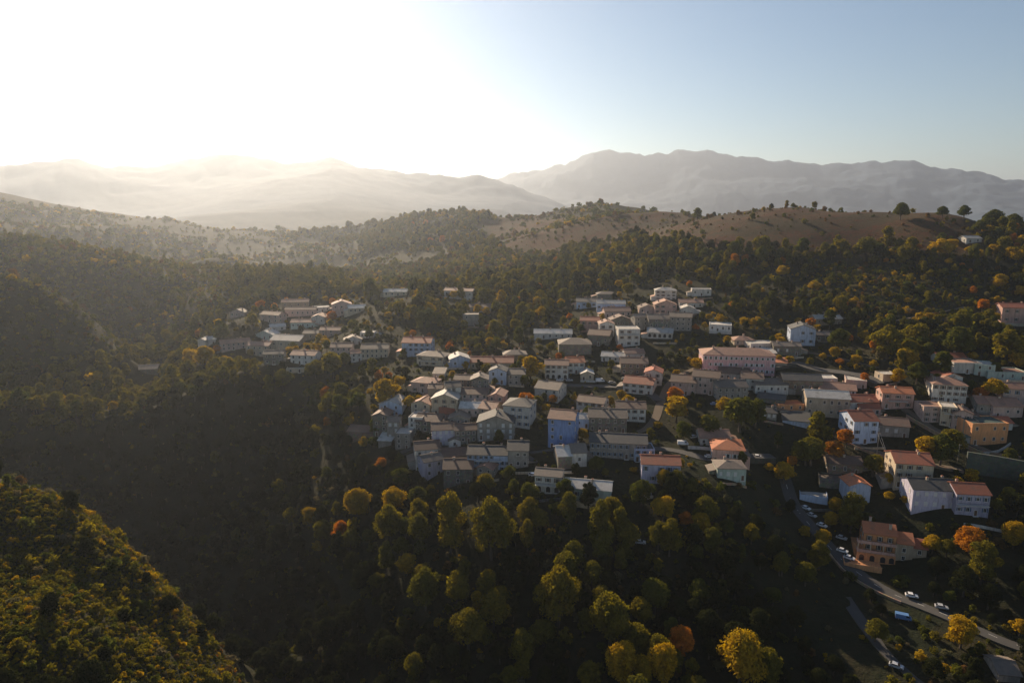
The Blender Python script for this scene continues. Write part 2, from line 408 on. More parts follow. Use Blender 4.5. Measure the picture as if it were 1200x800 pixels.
def trunk_mesh(name, mat, L, z0, h, r, seed, nb=6):
    rg = random.Random(seed); b_ = MB()
    lean = Vector((rg.uniform(-.4, .4), rg.uniform(-.4, .4), 0))
    top = Vector((0, 0, z0 + h * .35)) + lean
    mid = Vector((0, 0, z0 * .8)) + lean * .4
    b_.tube((0, 0, -1.2), mid, r * 1.25, r * .85, 7); b_.tube(mid, top, r * .85, r * .5, 7)
    for c, lr in rg.sample(L, min(nb, len(L))):
        s = mid.lerp(top, rg.uniform(0, 1)); k = s.lerp(c, .5) + Vector((0, 0, .15 * h * rg.uniform(-.3, 1)))
        b_.tube(s, k, r * .38, r * .24, 5); b_.tube(k, c, r * .24, r * .08, 5)
    return b_.mesh(name, [mat])
bark = plain('bark', (.085, .065, .05), .95)
LEAF = {
 'd': leafmat('leaf_dark', (.012, .018, .007), (.021, .027, .009), (.036, .036, .011), .25),  # evergreen leaves, darkened further to carry the gorge's shade
 'g': leafmat('leaf_green', (.046, .064, .016), (.085, .092, .020), (.120, .112, .022)),
 'o': leafmat('leaf_olive', (.130, .122, .022), (.215, .165, .024), (.065, .070, .018), .45),
 'y': leafmat('leaf_gold', (.380, .250, .020), (.460, .290, .022), (.170, .130, .022), .42),
 'r': leafmat('leaf_orange', (.480, .160, .028), (.420, .190, .032), (.250, .120, .025), .42),
 's': leafmat('leaf_pale', (.120, .120, .060), (.160, .130, .075), (.080, .075, .035), .4),
 'b': leafmat('leaf_brown', (.160, .090, .038), (.130, .085, .033), (.080, .055, .022), .4),
}
TREES = {}     # (colour, size class) -> list of (crown mesh, trunk mesh); unit tree is 10 m wide, about 10.5 m high
def make_variants():
    for ck in 'goyrd':
        for cls, (lobes, leaves, size) in {'near': (22, 6500, .23), 'mid': (13, 1900, .40)}.items():
            L_ = []
            nvv = 4 if ck in 'god' else 3
            for k in range(nvv):
                shp = ['round', 'round', 'flat', 'tall'][k]
                w, h, z0 = {'round': (10, 8.2, 2.2), 'flat': (10.5, 6.8, 2.6), 'tall': (8, 10.5, 2.0)}[shp]
                sd_ = hash((ord(ck), k, lobes)) % 9999
                cm, L = crown_mesh('crown', LEAF[ck], w, h, z0, lobes, leaves, size, sd_, shp)
                tm = trunk_mesh('trunk', bark, L, z0, h, .34, sd_ + 1)
                L_.append((cm, tm))
            TREES[ck, cls] = L_
make_variants()
# ------------------------------------------------------------------ the wood and the scrub that nobody could count
def scatter(n0, rmin, rmax, amin, amax):
    """random world points, even per square metre, in a fan ahead of the camera"""
    r = np.sqrt(nr.uniform(rmin ** 2, rmax ** 2, n0)); a_ = nr.uniform(amin, amax, n0)
    return r * np.sin(a_), r * np.cos(a_)
def thin(x, y, dist):
    """drop points closer than dist (array) to an earlier one, on a hash grid"""
    keep = np.zeros(len(x), bool); cell = {}; g = 3.0
    for i in range(len(x)):
        d = dist[i]; k = int(math.ceil(d / g)); cx, cy = int(x[i] // g), int(y[i] // g); ok = True
        for a_ in range(cx - k, cx + k + 1):
            for b_ in range(cy - k, cy + k + 1):
                for j in cell.get((a_, b_), ()):
                    if (x[j] - x[i]) ** 2 + (y[j] - y[i]) ** 2 < d * d: ok = False; break
                if not ok: break
            if not ok: break
        if ok: keep[i] = True; cell.setdefault((cx, cy), []).append(i)
    return keep
VILLAGE = [[(228,392),(262,372),(330,348),(420,345),(470,375),(530,392),(560,418),(605,410),(640,382),(670,345),(760,332),(835,330),(860,370),
            (925,370),(985,375),(1010,400),(1030,432),(1080,440),(1095,412),(1135,410),(1210,425),(1210,560),(1160,612),(1085,612),(1075,668),(1000,665),(960,640),(915,600),(920,565),
            (800,572),(760,578),(720,596),(650,585),(560,570),(500,570),(480,545),(440,522),(405,512),(425,470),(350,440),(300,432),(236,412)]]
MEADOW = [[(470,520),(505,600),(585,612),(630,590),(560,560),(500,545)],[(800,540),(930,530),(990,560),(940,600),(985,690),(1080,760),(1150,800),(960,800),(900,700),(860,610)],
          [(760,500),(940,500),(930,540),(800,545)],[(640,455),(760,452),(820,480),(790,520),(700,470)],
          [(1000,640),(1200,600),(1200,720),(1110,720)],[(560,375),(660,372),(650,400),(570,405)],[(770,320),(960,318),(990,345),(950,365),(860,352),(840,395),(780,400),(760,340)],
          [(845,395),(860,375),(800,372),(790,400)],[(640,600),(760,600),(740,660),(650,650)]]
SCRUB = [[(-60,535),(70,550),(165,632),(215,700),(300,820),(-60,820)],[(-100,265),(100,280),(250,335),(290,330),(230,390),(150,420),(60,440),(-100,420)],
         [(-100,190),(60,225),(260,265),(420,290),(430,330),(340,320),(240,335),(100,285),(-100,262)],
         [(955,310),(1180,318),(1180,372),(1100,380),(990,385),(950,350)],[(380,300),(620,290),(700,280),(640,320),(440,350)]]
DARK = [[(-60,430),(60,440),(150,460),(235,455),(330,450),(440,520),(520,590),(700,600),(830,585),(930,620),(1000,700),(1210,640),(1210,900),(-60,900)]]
def inpoly(polys, x, y):
    m = np.zeros(x.shape, bool)
    for p in polys: m |= poly_mask(x, y, p)
    return m
ROADMASK = []      # world points (x, y, clearance) kept clear; filled by roads and houses
def clear_of(x, y, extra=0.0):
    ok = np.ones(x.shape, bool)
    for cx, cy, cr in ROADMASK:
        ok &= (x - cx) ** 2 + (y - cy) ** 2 > (cr + extra) ** 2
    return ok
HRECT = []         # screen boxes of the houses: (x0, x1, y0, y1, distance)
def hides_house(px, py, zc, wpx, hpx):
    bad = np.zeros(px.shape, bool)
    for x0, x1, y0, y1, d in HRECT:
        bad |= (zc < d - 1) & (px + wpx * .42 > x0) & (px - wpx * .42 < x1) & (py - hpx * .9 < y1) & (py > y0)
    return bad
def points_object(name, pts, rots, scl, idx, sources):
    me = bpy.data.meshes.new(name); n = len(pts)
    me.vertices.add(n); me.vertices.foreach_set('co', np.asarray(pts, np.float32).ravel())
    for an_, ty, dt, key in (('rot', 'FLOAT_VECTOR', rots, 'vector'), ('scl', 'FLOAT_VECTOR', scl, 'vector'), ('idx', 'INT', idx, 'value')):
        at_ = me.attributes.new(an_, ty, 'POINT'); at_.data.foreach_set(key, np.asarray(dt, np.int32 if ty == 'INT' else np.float32).ravel())
    me.update(); o = bpy.data.objects.new(name, me); link(o)
    src = bpy.data.collections.new(name + '_kinds')          # not linked to the scene: only the source shapes
    for k, m_ in enumerate(sources):
        so = bpy.data.objects.new('%s_%02d' % (name, k), m_); src.objects.link(so)
    ng = bpy.data.node_groups.new(name, 'GeometryNodeTree')
    ng.interface.new_socket('Geometry', in_out='INPUT', socket_type='NodeSocketGeometry')
    ng.interface.new_socket('Geometry', in_out='OUTPUT', socket_type='NodeSocketGeometry')
    gi, go = ng.nodes.new('NodeGroupInput'), ng.nodes.new('NodeGroupOutput')
    ip = ng.nodes.new('GeometryNodeInstanceOnPoints'); ci = ng.nodes.new('GeometryNodeCollectionInfo')
    ci.inputs['Collection'].default_value = src; ci.inputs['Separate Children'].default_value = True; ci.inputs['Reset Children'].default_value = True
    ip.inputs['Pick Instance'].default_value = True
    def att(nm, ty):
        q = ng.nodes.new('GeometryNodeInputNamedAttribute'); q.data_type = ty; q.inputs['Name'].default_value = nm
        return [s for s in q.outputs if s.enabled and s.name == 'Attribute'][0]
    ng.links.new(gi.outputs[0], ip.inputs['Points']); ng.links.new(ci.outputs[0], ip.inputs['Instance'])
    ng.links.new(att('idx', 'INT'), ip.inputs['Instance Index']); ng.links.new(att('rot', 'FLOAT_VECTOR'), ip.inputs['Rotation'])
    ng.links.new(att('scl', 'FLOAT_VECTOR'), ip.inputs['Scale']); ng.links.new(ip.outputs[0], go.inputs[0])
    md = o.modifiers.new(name, 'NODES'); md.node_group = ng
    return o
def joined(pair):
    """crown and trunk as one mesh with two materials, for the uncounted wood"""
    cm, tm = pair
    vs = [tuple(v.co) for v in cm.vertices]; fs = [tuple(p.vertices) for p in cm.polygons]; n = len(vs); k = len(fs)
    vs += [tuple(v.co) for v in tm.vertices]; fs += [tuple(i + n for i in p.vertices) for p in tm.polygons]
    me = bpy.data.meshes.new('tree'); me.from_pydata(vs, [], fs); me.materials.append(cm.materials[0]); me.materials.append(tm.materials[0])
    me.polygons.foreach_set('material_index', [0] * k + [1] * (len(fs) - k)); me.update(); return me

def build_wood(exclude):
    """exclude: list of (x, y, r) of the trees that are things of their own; returns the free trees"""
    x, y = scatter(110000, 110, 1500, R(-46), R(46))
    r = np.hypot(x, y)
    pxa, pya, zc = project(x, y, height(x, y, False))
    vis = (pxa > -160) & (pxa < 1360) & (pya < 960)
    x, y, r = x[vis], y[vis], r[vis]
    z = height(x, y); px, py, zc = project(x, y, z)
    jx = vnoise(x, y, 40, 31) * 40; jy = vnoise(x, y, 40, 32) * 12
    vil = inpoly(VILLAGE, px, py) & (r < 620); mea = inpoly(MEADOW, px + jx, py + jy) & (r < 620)
    scr = inpoly(SCRUB, px + jx, py + jy); hea = poly_mask(px + jx * .3, py + jy * .4, HEATH) & (r > 420)
    nearhill = inpoly(SCRUB[:1], px, py) & (r < 215)
    dens = np.ones(x.shape)
    dens[vil] = .18; dens[vil & (px < 460)] = .34; dens[mea] = .09; dens[scr] = .10; dens[hea] = .006; dens[nearhill] = .05
    dens[r > 900] *= .3
    dens[(r > 1200)] *= .5
    # slivers of ground that never show: steep far side
    ok = nr.rand(len(x)) < dens
    x, y, z, r, px, py, zc, vil, scr, hea = [q[ok] for q in (x, y, z, r, px, py, zc, vil, scr, hea)]
    w = np.clip(nr.normal(8.2, 2.2, len(x)), 4, 14); w[vil] *= .62; w[scr] *= .6; w[hea] *= .6
    w[(r < 260)] *= 1.12
    th = thin(x, y, w * .50)
    x, y, z, r, px, py, zc, vil, scr, hea, w = [q[th] for q in (x, y, z, r, px, py, zc, vil, scr, hea, w)]
    ok = clear_of(x, y) 
    for ex, ey, er in exclude: ok &= (x - ex) ** 2 + (y - ey) ** 2 > (er * .8) ** 2
    wpx = w * FPX / zc
    ok &= ~hides_house(px, py, zc, wpx * 1.15, wpx * 1.45) | ((px < 455) & (py < 440) & (nr.rand(len(px)) < .22))
    x, y, z, r, px, py, zc, vil, scr, hea, w = [q[ok] for q in (x, y, z, r, px, py, zc, vil, scr, hea, w)]
    # colour: mostly green, more olive where crowns should look sunlit, gold near the village and along the ridge
    q = nr.rand(len(x)); patch = vnoise(x, y, 90, 41) + .5
    gold = np.where(vil, .30, np.clip(.05 + .16 * (patch - .45), .03, .2))
    gold = np.where((px < 470) & (r > 330) & ~vil, gold * .22, gold)
    gold = np.where((px > 950) & (py < 470), gold + .08, gold)
    ck = np.full(len(x), 'g'); ck[q < .55] = 'o'
    ck[q < gold] = 'y'; ck[q < gold * .22] = 'r'
    ck[(px < 470) & (r > 330) & ~vil & (nr.rand(len(x)) < .75) & (ck == 'g')] = 'o'  # extra olive puts sunlight into the leaf colour of the left slopes
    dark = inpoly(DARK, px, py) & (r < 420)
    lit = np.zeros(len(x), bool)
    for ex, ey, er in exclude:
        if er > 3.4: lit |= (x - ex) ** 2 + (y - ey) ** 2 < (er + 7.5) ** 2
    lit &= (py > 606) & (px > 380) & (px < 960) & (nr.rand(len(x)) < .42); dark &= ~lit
    ck[lit & (ck == 'g')] = 'o'; w[lit] *= nr.uniform(.7, 1.25, int(lit.sum()))  # olive leaves paint sunlit crowns round the big trees
    q2 = nr.rand(len(x)); ck[dark & (q2 < .93)] = 'd'; w[dark] *= .82; ck[(~dark) & (ck == 'g') & (q2 < .45)] = 'd'  # dark leaves put the gorge's shade into the evergreens' colour
    return dict(x=x, y=y, z=z, r=r, px=px, py=py, zc=zc, w=w, ck=ck)
SHRUBS = []
def shrub_variants():
    for ck in 'gosbyr':
        for k in range(2):
            cm, L = crown_mesh('shrub', LEAF[ck], 3.2, 2.0, 0.0, 7, 330, .19, 900 + k + ord(ck), 'round' if k else 'flat')
            SHRUBS.append((ck, cm))
shrub_variants()
def build_scrub(tree_xy):
    x, y = scatter(150000, 105, 900, R(-45), R(45))
    r = np.hypot(x, y); z = height(x, y); px, py, zc = project(x, y, z)
    vis = (px > -120) & (px < 1320) & (py < 930)
    vil = inpoly(VILLAGE, px, py); mea = inpoly(MEADOW, px, py); scr = inpoly(SCRUB, px, py); hea = poly_mask(px, py, HEATH) & (r > 420)
    nearhill = inpoly(SCRUB[:1], px, py) & (r < 215)
    clump = vnoise(x, y, 22, 51) + .5
    dens = np.full(x.shape, .10) + .25 * (clump > .6)
    dens[vil] = .14; dens[mea] = .09 + .3 * (clump[mea] > .62); dens[scr] = .5 + .5 * clump[scr]; dens[hea] = .03 + .16 * (clump[hea] > .70); 
    dens[r > 500] *= .8
    ok = vis & (nr.rand(len(x)) < dens)
    x, y, z, r, px, py, zc, nh, scr, hea, vil = [q[ok] for q in (x, y, z, r, px, py, zc, nearhill, scr, hea, vil)]
    # broad dark clumps over the hills farther off
    x3, y3 = scatter(60000, 880, 1650, R(-44), R(44)); z3 = height(x3, y3); px3, py3, zc3 = project(x3, y3, z3); r3 = np.hypot(x3, y3)
    c3 = vnoise(x3 * .5, y3, 60, 71) + vnoise(x3, y3, 26, 72) * .6
    k3 = (px3 > -80) & (px3 < 1280) & (nr.rand(len(x3)) < np.where(c3 > .06, .55, .05))
    x, y, z, r, px, py, zc = [np.concatenate([a_, b_[k3]]) for a_, b_ in ((x, x3), (y, y3), (z, z3), (r, r3), (px, px3), (py, py3), (zc, zc3))]
    nh, scr, hea, vil = [np.concatenate([a_, np.zeros(k3.sum(), bool)]) for a_ in (nh, scr, hea, vil)]
    # the near hill is densely covered: add more there
    x2, y2 = scatter(90000, 95, 235, R(-47), R(-10))
    z2 = height(x2, y2); px2, py2, zc2 = project(x2, y2, z2); r2 = np.hypot(x2, y2)
    k2 = inpoly(SCRUB[:1], px2, py2) & (r2 < 226)
    k2 = k2 & (px2 > -120)
    x, y, z, r, px, py, zc = [np.concatenate([a_, b_[k2]]) for a_, b_ in ((x, x2), (y, y2), (z, z2), (r, r2), (px, px2), (py, py2), (zc, zc2))]
    nh = np.concatenate([nh, np.ones(k2.sum(), bool)]); scr = np.concatenate([scr, np.ones(k2.sum(), bool)]); hea = np.concatenate([hea, np.zeros(k2.sum(), bool)]); vil = np.concatenate([vil, np.zeros(k2.sum(), bool)])
    w = np.clip(nr.gamma(2.6, 1.2, len(x)), 1.2, 8.5)
    w = np.where(nh, np.clip(w * .8, 1.0, 6), w); w = np.where(vil, w * .6, w); w = np.where(hea, w * .6, w); w = np.where(r > 550, w * 1.4, w); w = np.where(r > 880, w * 1.35, w)
    th = thin(x, y, w * .47)
    th &= clear_of(x, y, -1.0)
    x, y, z, r, px, py, w, nh, hea, vil, zc = [q[th] for q in (x, y, z, r, px, py, w, nh, hea, vil, zc)]
    wpx = w * FPX / zc
    k = ~hides_house(px, py, zc, wpx, wpx * .8)
    x, y, z, w, nh, hea, vil, r = [q[k] for q in (x, y, z, w, nh, hea, vil, r)]
    q = nr.rand(len(x)); patch = vnoise(x, y, 30, 61)
    idx = np.zeros(len(x), int)
    for i in range(len(x)):
        u = q[i] + patch[i] * .35
        if nh[i]: c = 0 if u < .16 else 1 if u < .70 else 2 if u < .80 else 4 if u < .93 else 3 if u < 1.0 else 5
        elif hea[i]: c = 0 if u < .4 else 3 if u < .8 else 1
        elif vil[i]: c = 0 if u < .5 else 1 if u < .8 else 4 if u < .9 else 2
        else: c = 0 if u < .42 else 1 if u < .68 else 2 if u < .84 else 3 if u < .97 else 4
        idx[i] = c * 2 + (i & 1)
    s = w / 3.2
    pts = np.stack([x, y, z - .25 * s], 1)
    rot = np.stack([nr.uniform(-.12, .12, len(x)), nr.uniform(-.12, .12, len(x)), nr.uniform(0, 6.28, len(x))], 1)
    s = s * 1.0; scl = np.stack([s, s * nr.uniform(.8, 1.2, len(x)), s * nr.uniform(.8, 1.35, len(x))], 1)
    o = points_object('scrub', pts, rot, scl, idx, [m_ for _, m_ in SHRUBS])
    tag(o, 'low olive and brown scrub covering the hillsides', 'scrub', kind='stuff')
    print('scrub', len(x))
# ------------------------------------------------------------------ houses
WALL = {
 'white': plaster('plaster_white', (.66, .62, .56), .22), 'cream': plaster('plaster_cream', (.60, .49, .35), .24),
 'pink': plaster('plaster_pink', (.62, .38, .31), .2), 'rose': plaster('plaster_rose', (.56, .41, .35), .28), 'beige': plaster('plaster_beige', (.44, .35, .25), .3),
 'grey': plaster('render_grey', (.34, .31, .27), .4), 'palace': plaster('plaster_old_pink', (.66, .38, .38), .2), 'lav': plaster('plaster_lavender', (.47, .45, .56), .2),
 'blue': plaster('plaster_blue', (.22, .33, .62), .15), 'paleblue_shade': plaster('plaster_pale_blue', (.48, .56, .70), .15), 'orange': plaster('plaster_orange', (.66, .30, .13), .2),  # pale blue plaster, also white walls with bluish shade in the colour
 'mint': plaster('plaster_mint', (.44, .52, .46), .2),
 'stone': stonework('stone_grey', (.24, .22, .18), (.15, .14, .115)), 'brown': stonework('stone_brown', (.28, .205, .15), (.18, .135, .10)),
}
ROOF = {
 'red': tiles('tiles_red', (.42, .12, .06), (.31, .095, .05)), 'orange': tiles('tiles_orange', (.62, .20, .08), (.48, .16, .07)),
 'brown': tiles('tiles_brown', (.19, .105, .075), (.13, .08, .06)), 'pink': tiles('tiles_faded', (.42, .22, .15), (.30, .17, .12)),
 'grey': tiles('tiles_grey', (.22, .17, .135), (.14, .115, .095)), 'dark': tiles('slate_dark', (.055, .06, .065), (.04, .045, .05)),
 'pale': tiles('roof_pale_sunlit', (.50, .48, .44), (.38, .36, .33), False), 'green': tiles('roof_green', (.045, .085, .075), (.035, .065, .06), False),  # pale roofing with the sun on bright roofs put into its colour
}
glass_m, gnt, gb = new_mat('window_glass'); gb.inputs['Base Color'].default_value = (.02, .024, .03, 1); gb.inputs['Roughness'].default_value = .15
trim_m = plain('trim_white', (.62, .60, .56)); wood_m = plain('door_wood', (.11, .06, .035)); iron_m = plain('iron', (.05, .05, .05), .5, .6)
shut = {'b': plain('shutter_blue', (.07, .12, .20)), 'n': plain('shutter_brown', (.12, .07, .04)), 'v': plain('shutter_green', (.05, .10, .07)), 'w': plain('shutter_white', (.55, .55, .55))}
brickm = plain('chimney_plaster', (.42, .34, .27), .9)
def win_mesh(kind):
    b_ = MB()                       # 1.0 wide, 1.4 high, set on the wall plane y = 0, outside towards -y
    b_.box(-.5, .5, -.03, .05, -.7, .7, 1)
    b_.box(-.6, -.5, -.09, .05, -.78, .78, 0); b_.box(.5, .6, -.09, .05, -.78, .78, 0)
    b_.box(-.5, .5, -.09, .05, .7, .78, 0); b_.box(-.68, .68, -.17, .05, -.86, -.78, 0)
    b_.box(-.02, .02, -.06, -.03, -.7, .7, 0)
    mats = [trim_m, glass_m]
    if kind in 'bnvw' and kind:
        b_.box(-1.1, -.605, -.10, .05, -.74, .74, 2); b_.box(.605, 1.1, -.10, .05, -.74, .74, 2); mats.append(shut[kind])
    if kind == 'c':                # closed shutters, paler than the wall
        b_.box(-.5, .5, -.07, -.031, -.7, .7, 2); mats.append(shut['w'])
    return b_.mesh('window', mats)
WIN = {k: win_mesh(k) for k in ('p', 'b', 'n', 'v', 'w', 'c')}
def arch_mesh():
    b_ = MB(); n = 8
    poly = [(-.8, -1.1), (.8, -1.1)] + [(.8 * math.cos(t), .3 + .8 * math.sin(t)) for t in [math.pi * k / n for k in range(n + 1)]]
    b_.prism(poly, -.04, .06, 'y', 0)
    return b_.mesh('arch_opening', [glass_m])
ARCH = arch_mesh()
def door_mesh():
    b_ = MB(); b_.box(-.5, .5, -.05, .05, 0, 2.05, 0); b_.box(-.62, -.5, -.1, .05, 0, 2.15, 1); b_.box(.5, .62, -.1, .05, 0, 2.15, 1); b_.box(-.5, .5, -.1, .05, 2.05, 2.15, 1)
    b_.box(-.9, .9, -.6, .05, -.25, 0, 1)
    return b_.mesh('door', [wood_m, trim_m])
DOOR = door_mesh()
def garage_mesh():
    b_ = MB(); b_.box(-1.2, 1.2, -.05, .05, 0, 2.2, 0)
    for k in range(4): b_.box(-1.15, 1.15, -.08, -.052, .1 + k * .53, .5 + k * .53, 0)
    return b_.mesh('garage_door', [trim_m])
GARAGE = garage_mesh()
def chim_mesh():
    b_ = MB(); b_.box(-.4, .4, -.3, .3, -1.2, 1.0, 0); b_.box(-.5, .5, -.4, .4, 1.0, 1.12, 0); b_.box(-.3, .3, -.2, .2, 1.12, 1.3, 1)
    return b_.mesh('chimney', [brickm, ROOF['red']])
CHIM = chim_mesh()
def part(name, me, parent, loc, rz=0.0, sx=1.0, sz=1.0):
    o = bpy.data.objects.new(name, me); o.location = loc; o.rotation_euler = (0, 0, rz); o.scale = (sx, 1, sz)
    return link(o, parent)
HOUSES = []   # (handle, world x, y, z, radius, px, py) for tree labels
def roof_build(root, rt, w, d, H, pitch, rc, over=.45, th=.22):
    b_ = MB(); D, W_ = d / 2 + over, w / 2 + over
    if rt in ('gx', 'gy'):
        a_, e = (D, W_) if rt == 'gx' else (W_, D)
        half = (d if rt == 'gx' else w) / 2
        t = math.tan(pitch); z0 = H - over * t; z1 = H + half * t
        poly = [(-a_, z0), (0, z1), (a_, z0), (a_, z0 + th), (0, z1 + th), (-a_, z0 + th)]
        b_.prism(poly, -e, e, 'x' if rt == 'gx' else 'y')
        if rt == 'gx': b_.box(-e, e, -.14, .14, z1 + th - .04, z1 + th + .09)
        else: b_.box(-.14, .14, -e, e, z1 + th - .04, z1 + th + .09)
        top = z1
    elif rt == 'hip':
        t = math.tan(pitch); z0 = H + .01; m_ = min(W_, D); z1 = z0 + th + m_ * t
        rx, ry = max(W_ - D, 0.05), max(D - W_, 0.05)
        vs = [(-W_,-D,z0),(W_,-D,z0),(W_,D,z0),(-W_,D,z0),(-W_,-D,z0+th),(W_,-D,z0+th),(W_,D,z0+th),(-W_,D,z0+th)]
        if W_ >= D:
            vs += [(-rx, 0, z1), (rx, 0, z1)]
            fs = [(3,2,1,0),(0,1,5,4),(1,2,6,5),(2,3,7,6),(3,0,4,7),(4,5,9,8),(5,6,9),(6,7,8,9),(7,4,8)]
        else:
            vs += [(0, -ry, z1), (0, ry, z1)]
            fs = [(3,2,1,0),(0,1,5,4),(1,2,6,5),(2,3,7,6),(3,0,4,7),(4,5,8),(5,6,9,8),(6,7,9),(7,4,8,9)]
        b_.face_block(vs, fs); top = z1
    elif rt == 'shed':
        t = math.tan(pitch * .6); z0 = H - over * t; z1 = H + (d + over) * t
        b_.prism([(-D, z0), (D, z1), (D, z1 + th), (-D, z0 + th)], -W_, W_, 'x'); top = H + d * t * .5
    else:   # flat behind a parapet
        b_.box(-w/2 + .26, w/2 - .26, -d/2 + .26, d/2 - .26, H - .35, H - .1); top = H - .1
    return b_.build('roof', ROOF[rc], root), top
def wall_build(root, rt, w, d, H, pitch, wc, name='wall', foot=3.5):
    b_ = MB()
    if rt == 'gx':
        z1 = H + d / 2 * math.tan(pitch); b_.prism([(-d/2, -foot), (d/2, -foot), (d/2, H), (0, z1), (-d/2, H)], -w/2, w/2, 'x')
    elif rt == 'gy':
        z1 = H + w / 2 * math.tan(pitch); b_.prism([(-w/2, -foot), (w/2, -foot), (w/2, H), (0, z1), (-w/2, H)], -d/2, d/2, 'y')
    elif rt == 'shed':
        z1 = H + d * math.tan(pitch * .6); b_.prism([(-d/2, -foot), (d/2, -foot), (d/2, z1), (-d/2, H)], -w/2, w/2, 'x')
    elif rt == 'flat':
        b_.box(-w/2, w/2, -d/2, d/2, -foot, H - .36)
        b_.box(-w/2, w/2, -d/2, -d/2 + .25, H - .36, H + .25); b_.box(-w/2, w/2, d/2 - .25, d/2, H - .36, H + .25)
        b_.box(-w/2, -w/2 + .25, -d/2 + .25, d/2 - .25, H - .36, H + .25); b_.box(w/2 - .25, w/2, -d/2 + .25, d/2 - .25, H - .36, H + .25)
    else:
        b_.box(-w/2, w/2, -d/2, d/2, -foot, H)
    return b_.build(name, WALL[wc], root)
def scale_at(p):
    px, py, zc = project(p[0], p[1], p[2]); return FPX / zc
def house(px, py, wpx, hpx, dep, rot, rt, rc, wc, win, label, ex=''):
    """px, py: foot of the front wall in the photograph; wpx, hpx: its width and its height to the eaves"""
    p = hit(px, py)
    if p is None: print('NOHIT', label); return None
    s = scale_at(p)
    jr = random.Random(int(px * 3 + py * 17)); big = wpx > 40
    rot = rot + jr.uniform(-13, 13) * (0.25 if big else 1.0)
    if px < 460 and py < 440: rot += jr.uniform(-16, 16)
    if rt == 'gx' and wpx < 27 and jr.random() < (.45 if px < 460 else .32): rt = 'gy'
    dep = dep * jr.uniform(.85, 1.2)
    az = math.atan2(p.x, p.y); rz = R(rot)
    facing = max(.55, math.cos(rz + az))
    w = wpx / s / facing; el = math.atan2(-p.z, p.y)
    H = max(2.3, hpx / s / math.cos(el - 0.0) * 1.0)
    back = Vector((-math.sin(rz), math.cos(rz), 0))
    c = p + back * (dep / 2)
    zz = float(height(p.x, p.y)[0]); zc_ = float(height(c.x, c.y)[0])
    root = empty(kindname(label), (c.x, c.y, zz), rz)
    pitch = R(21 if rt != 'hip' else 19)
    handle, _, rest = label.partition('|')
    tag(root, (handle + rest).strip(), 'house' if 'barn' not in handle and 'shed' not in handle and 'hut' not in handle and 'church' not in handle else
        ('barn' if 'barn' in handle else 'church' if 'church' in handle else 'shed' if 'shed' in handle else 'hut'))
    wall_build(root, rt, w, dep, H, pitch, wc)
    rf, top = roof_build(root, rt, w, dep, H, pitch, rc)
    rg = random.Random(int(px * 7 + py * 13))
    if rt != 'flat' and 'n' not in ex:
        for k in range(1 if w < 13 else 2):
            cx = rg.uniform(-.35, .35) * w; cy = rg.uniform(-.12, .3) * dep
            if rt in ('gx', 'hip'): zt_ = top - abs(cy) * math.tan(pitch)
            else: zt_ = top - abs(cx) * math.tan(pitch)
            if rt == 'hip': zt_ = min(zt_, top - max(0, abs(cx) - max(0, w/2 - dep/2)) * math.tan(pitch))
            if rt == 'shed': cy = 0
            part('chimney', CHIM, rf, (cx, cy, zt_ + .15))
    rows, cols, style = win if win else (0, 0, 'p')
    door = None
    if rows:
        fh = H / rows; me_ = WIN[style] if style in WIN else WIN['p']
        step = w / cols
        dcol = rg.randrange(cols) if cols > 1 and fh > 2.2 and 'a' not in ex else -1
        for rI in range(rows):
            for cI in range(cols):
                x = -w / 2 + step * (cI + .5) + rg.uniform(-.12, .12) * (step > 2.5)
                zc = fh * (rI + .56); sz = min(1.0, fh / 2.6); sx = min(1.0, step / (2.6 if style in 'bnvw' else 1.8))
                if rI == 0 and cI == dcol:
                    part('door', DOOR, root, (x, -dep / 2, .05), 0, 1, min(1, fh / 2.5)); continue
                if rI == 0 and 'a' in ex:
                    part('arch_opening', ARCH, root, (x, -dep / 2, fh * .5), 0, min(1, step / 2.2), min(1, fh / 2.7)); continue
                if rI == 0 and 'G' in ex and cI < 2:
                    part('garage_door', GARAGE, root, (x, -dep / 2, .05), 0, min(1, step / 2.8), 1); continue
                if rg.random() < .13: continue
                sx *= rg.uniform(.82, 1.08); sz *= rg.choice((1, 1, 1, .8, 1.15))
                part('window', me_, root, (x, -dep / 2, zc), 0, sx, sz)
        sc_ = max(1, int(dep // 4.2))
        # the side wall one can see from the valley
        left = (az + rz) > 0
        sx0 = -w / 2 if left else w / 2; rzs = -math.pi / 2 if left else math.pi / 2
        for rI in range(rows):
            for cI in range(sc_):
                if rg.random() < .25: continue
                yy = -dep / 2 + dep / sc_ * (cI + .5)
                part('window', me_, root, (sx0, yy, fh * (rI + .56)), rzs, min(1, dep / sc_ / 2.6), min(1, fh / 2.6))
    if not big and s < 3.2 and jr.random() < .55 and H > 3 and 'G' not in ex:     # a lean-to against one side
        sd_ = -1 if jr.random() < .5 else 1; aw, ad, ah = jr.uniform(2.4, 4.2), dep * jr.uniform(.45, .8), min(H * .75, jr.uniform(2.5, 3.6))
        y0 = -dep / 2 + jr.uniform(.2, dep - ad - .2); xa, xb = sd_ * (w / 2 + .003), sd_ * (w / 2 + aw)
        b_ = MB(); b_.prism([(xa, -3.4), (xb, -3.4), (xb, ah - .7), (xa, ah)], y0, y0 + ad, 'y')
        an_ = b_.build('lean_to', WALL[wc if jr.random() < .5 else jr.choice(['stone', 'grey', 'cream'])], root)
        b_ = MB(); xe = sd_ * (w / 2 + aw + .35); b_.prism([(xa, ah + .004), (xe, ah - .80), (xe, ah - .62), (xa, ah + .19)], y0 - .25, y0 + ad + .25, 'y')
        b_.build('roof', ROOF[jr.choice([rc, 'grey', 'pink'])], an_)
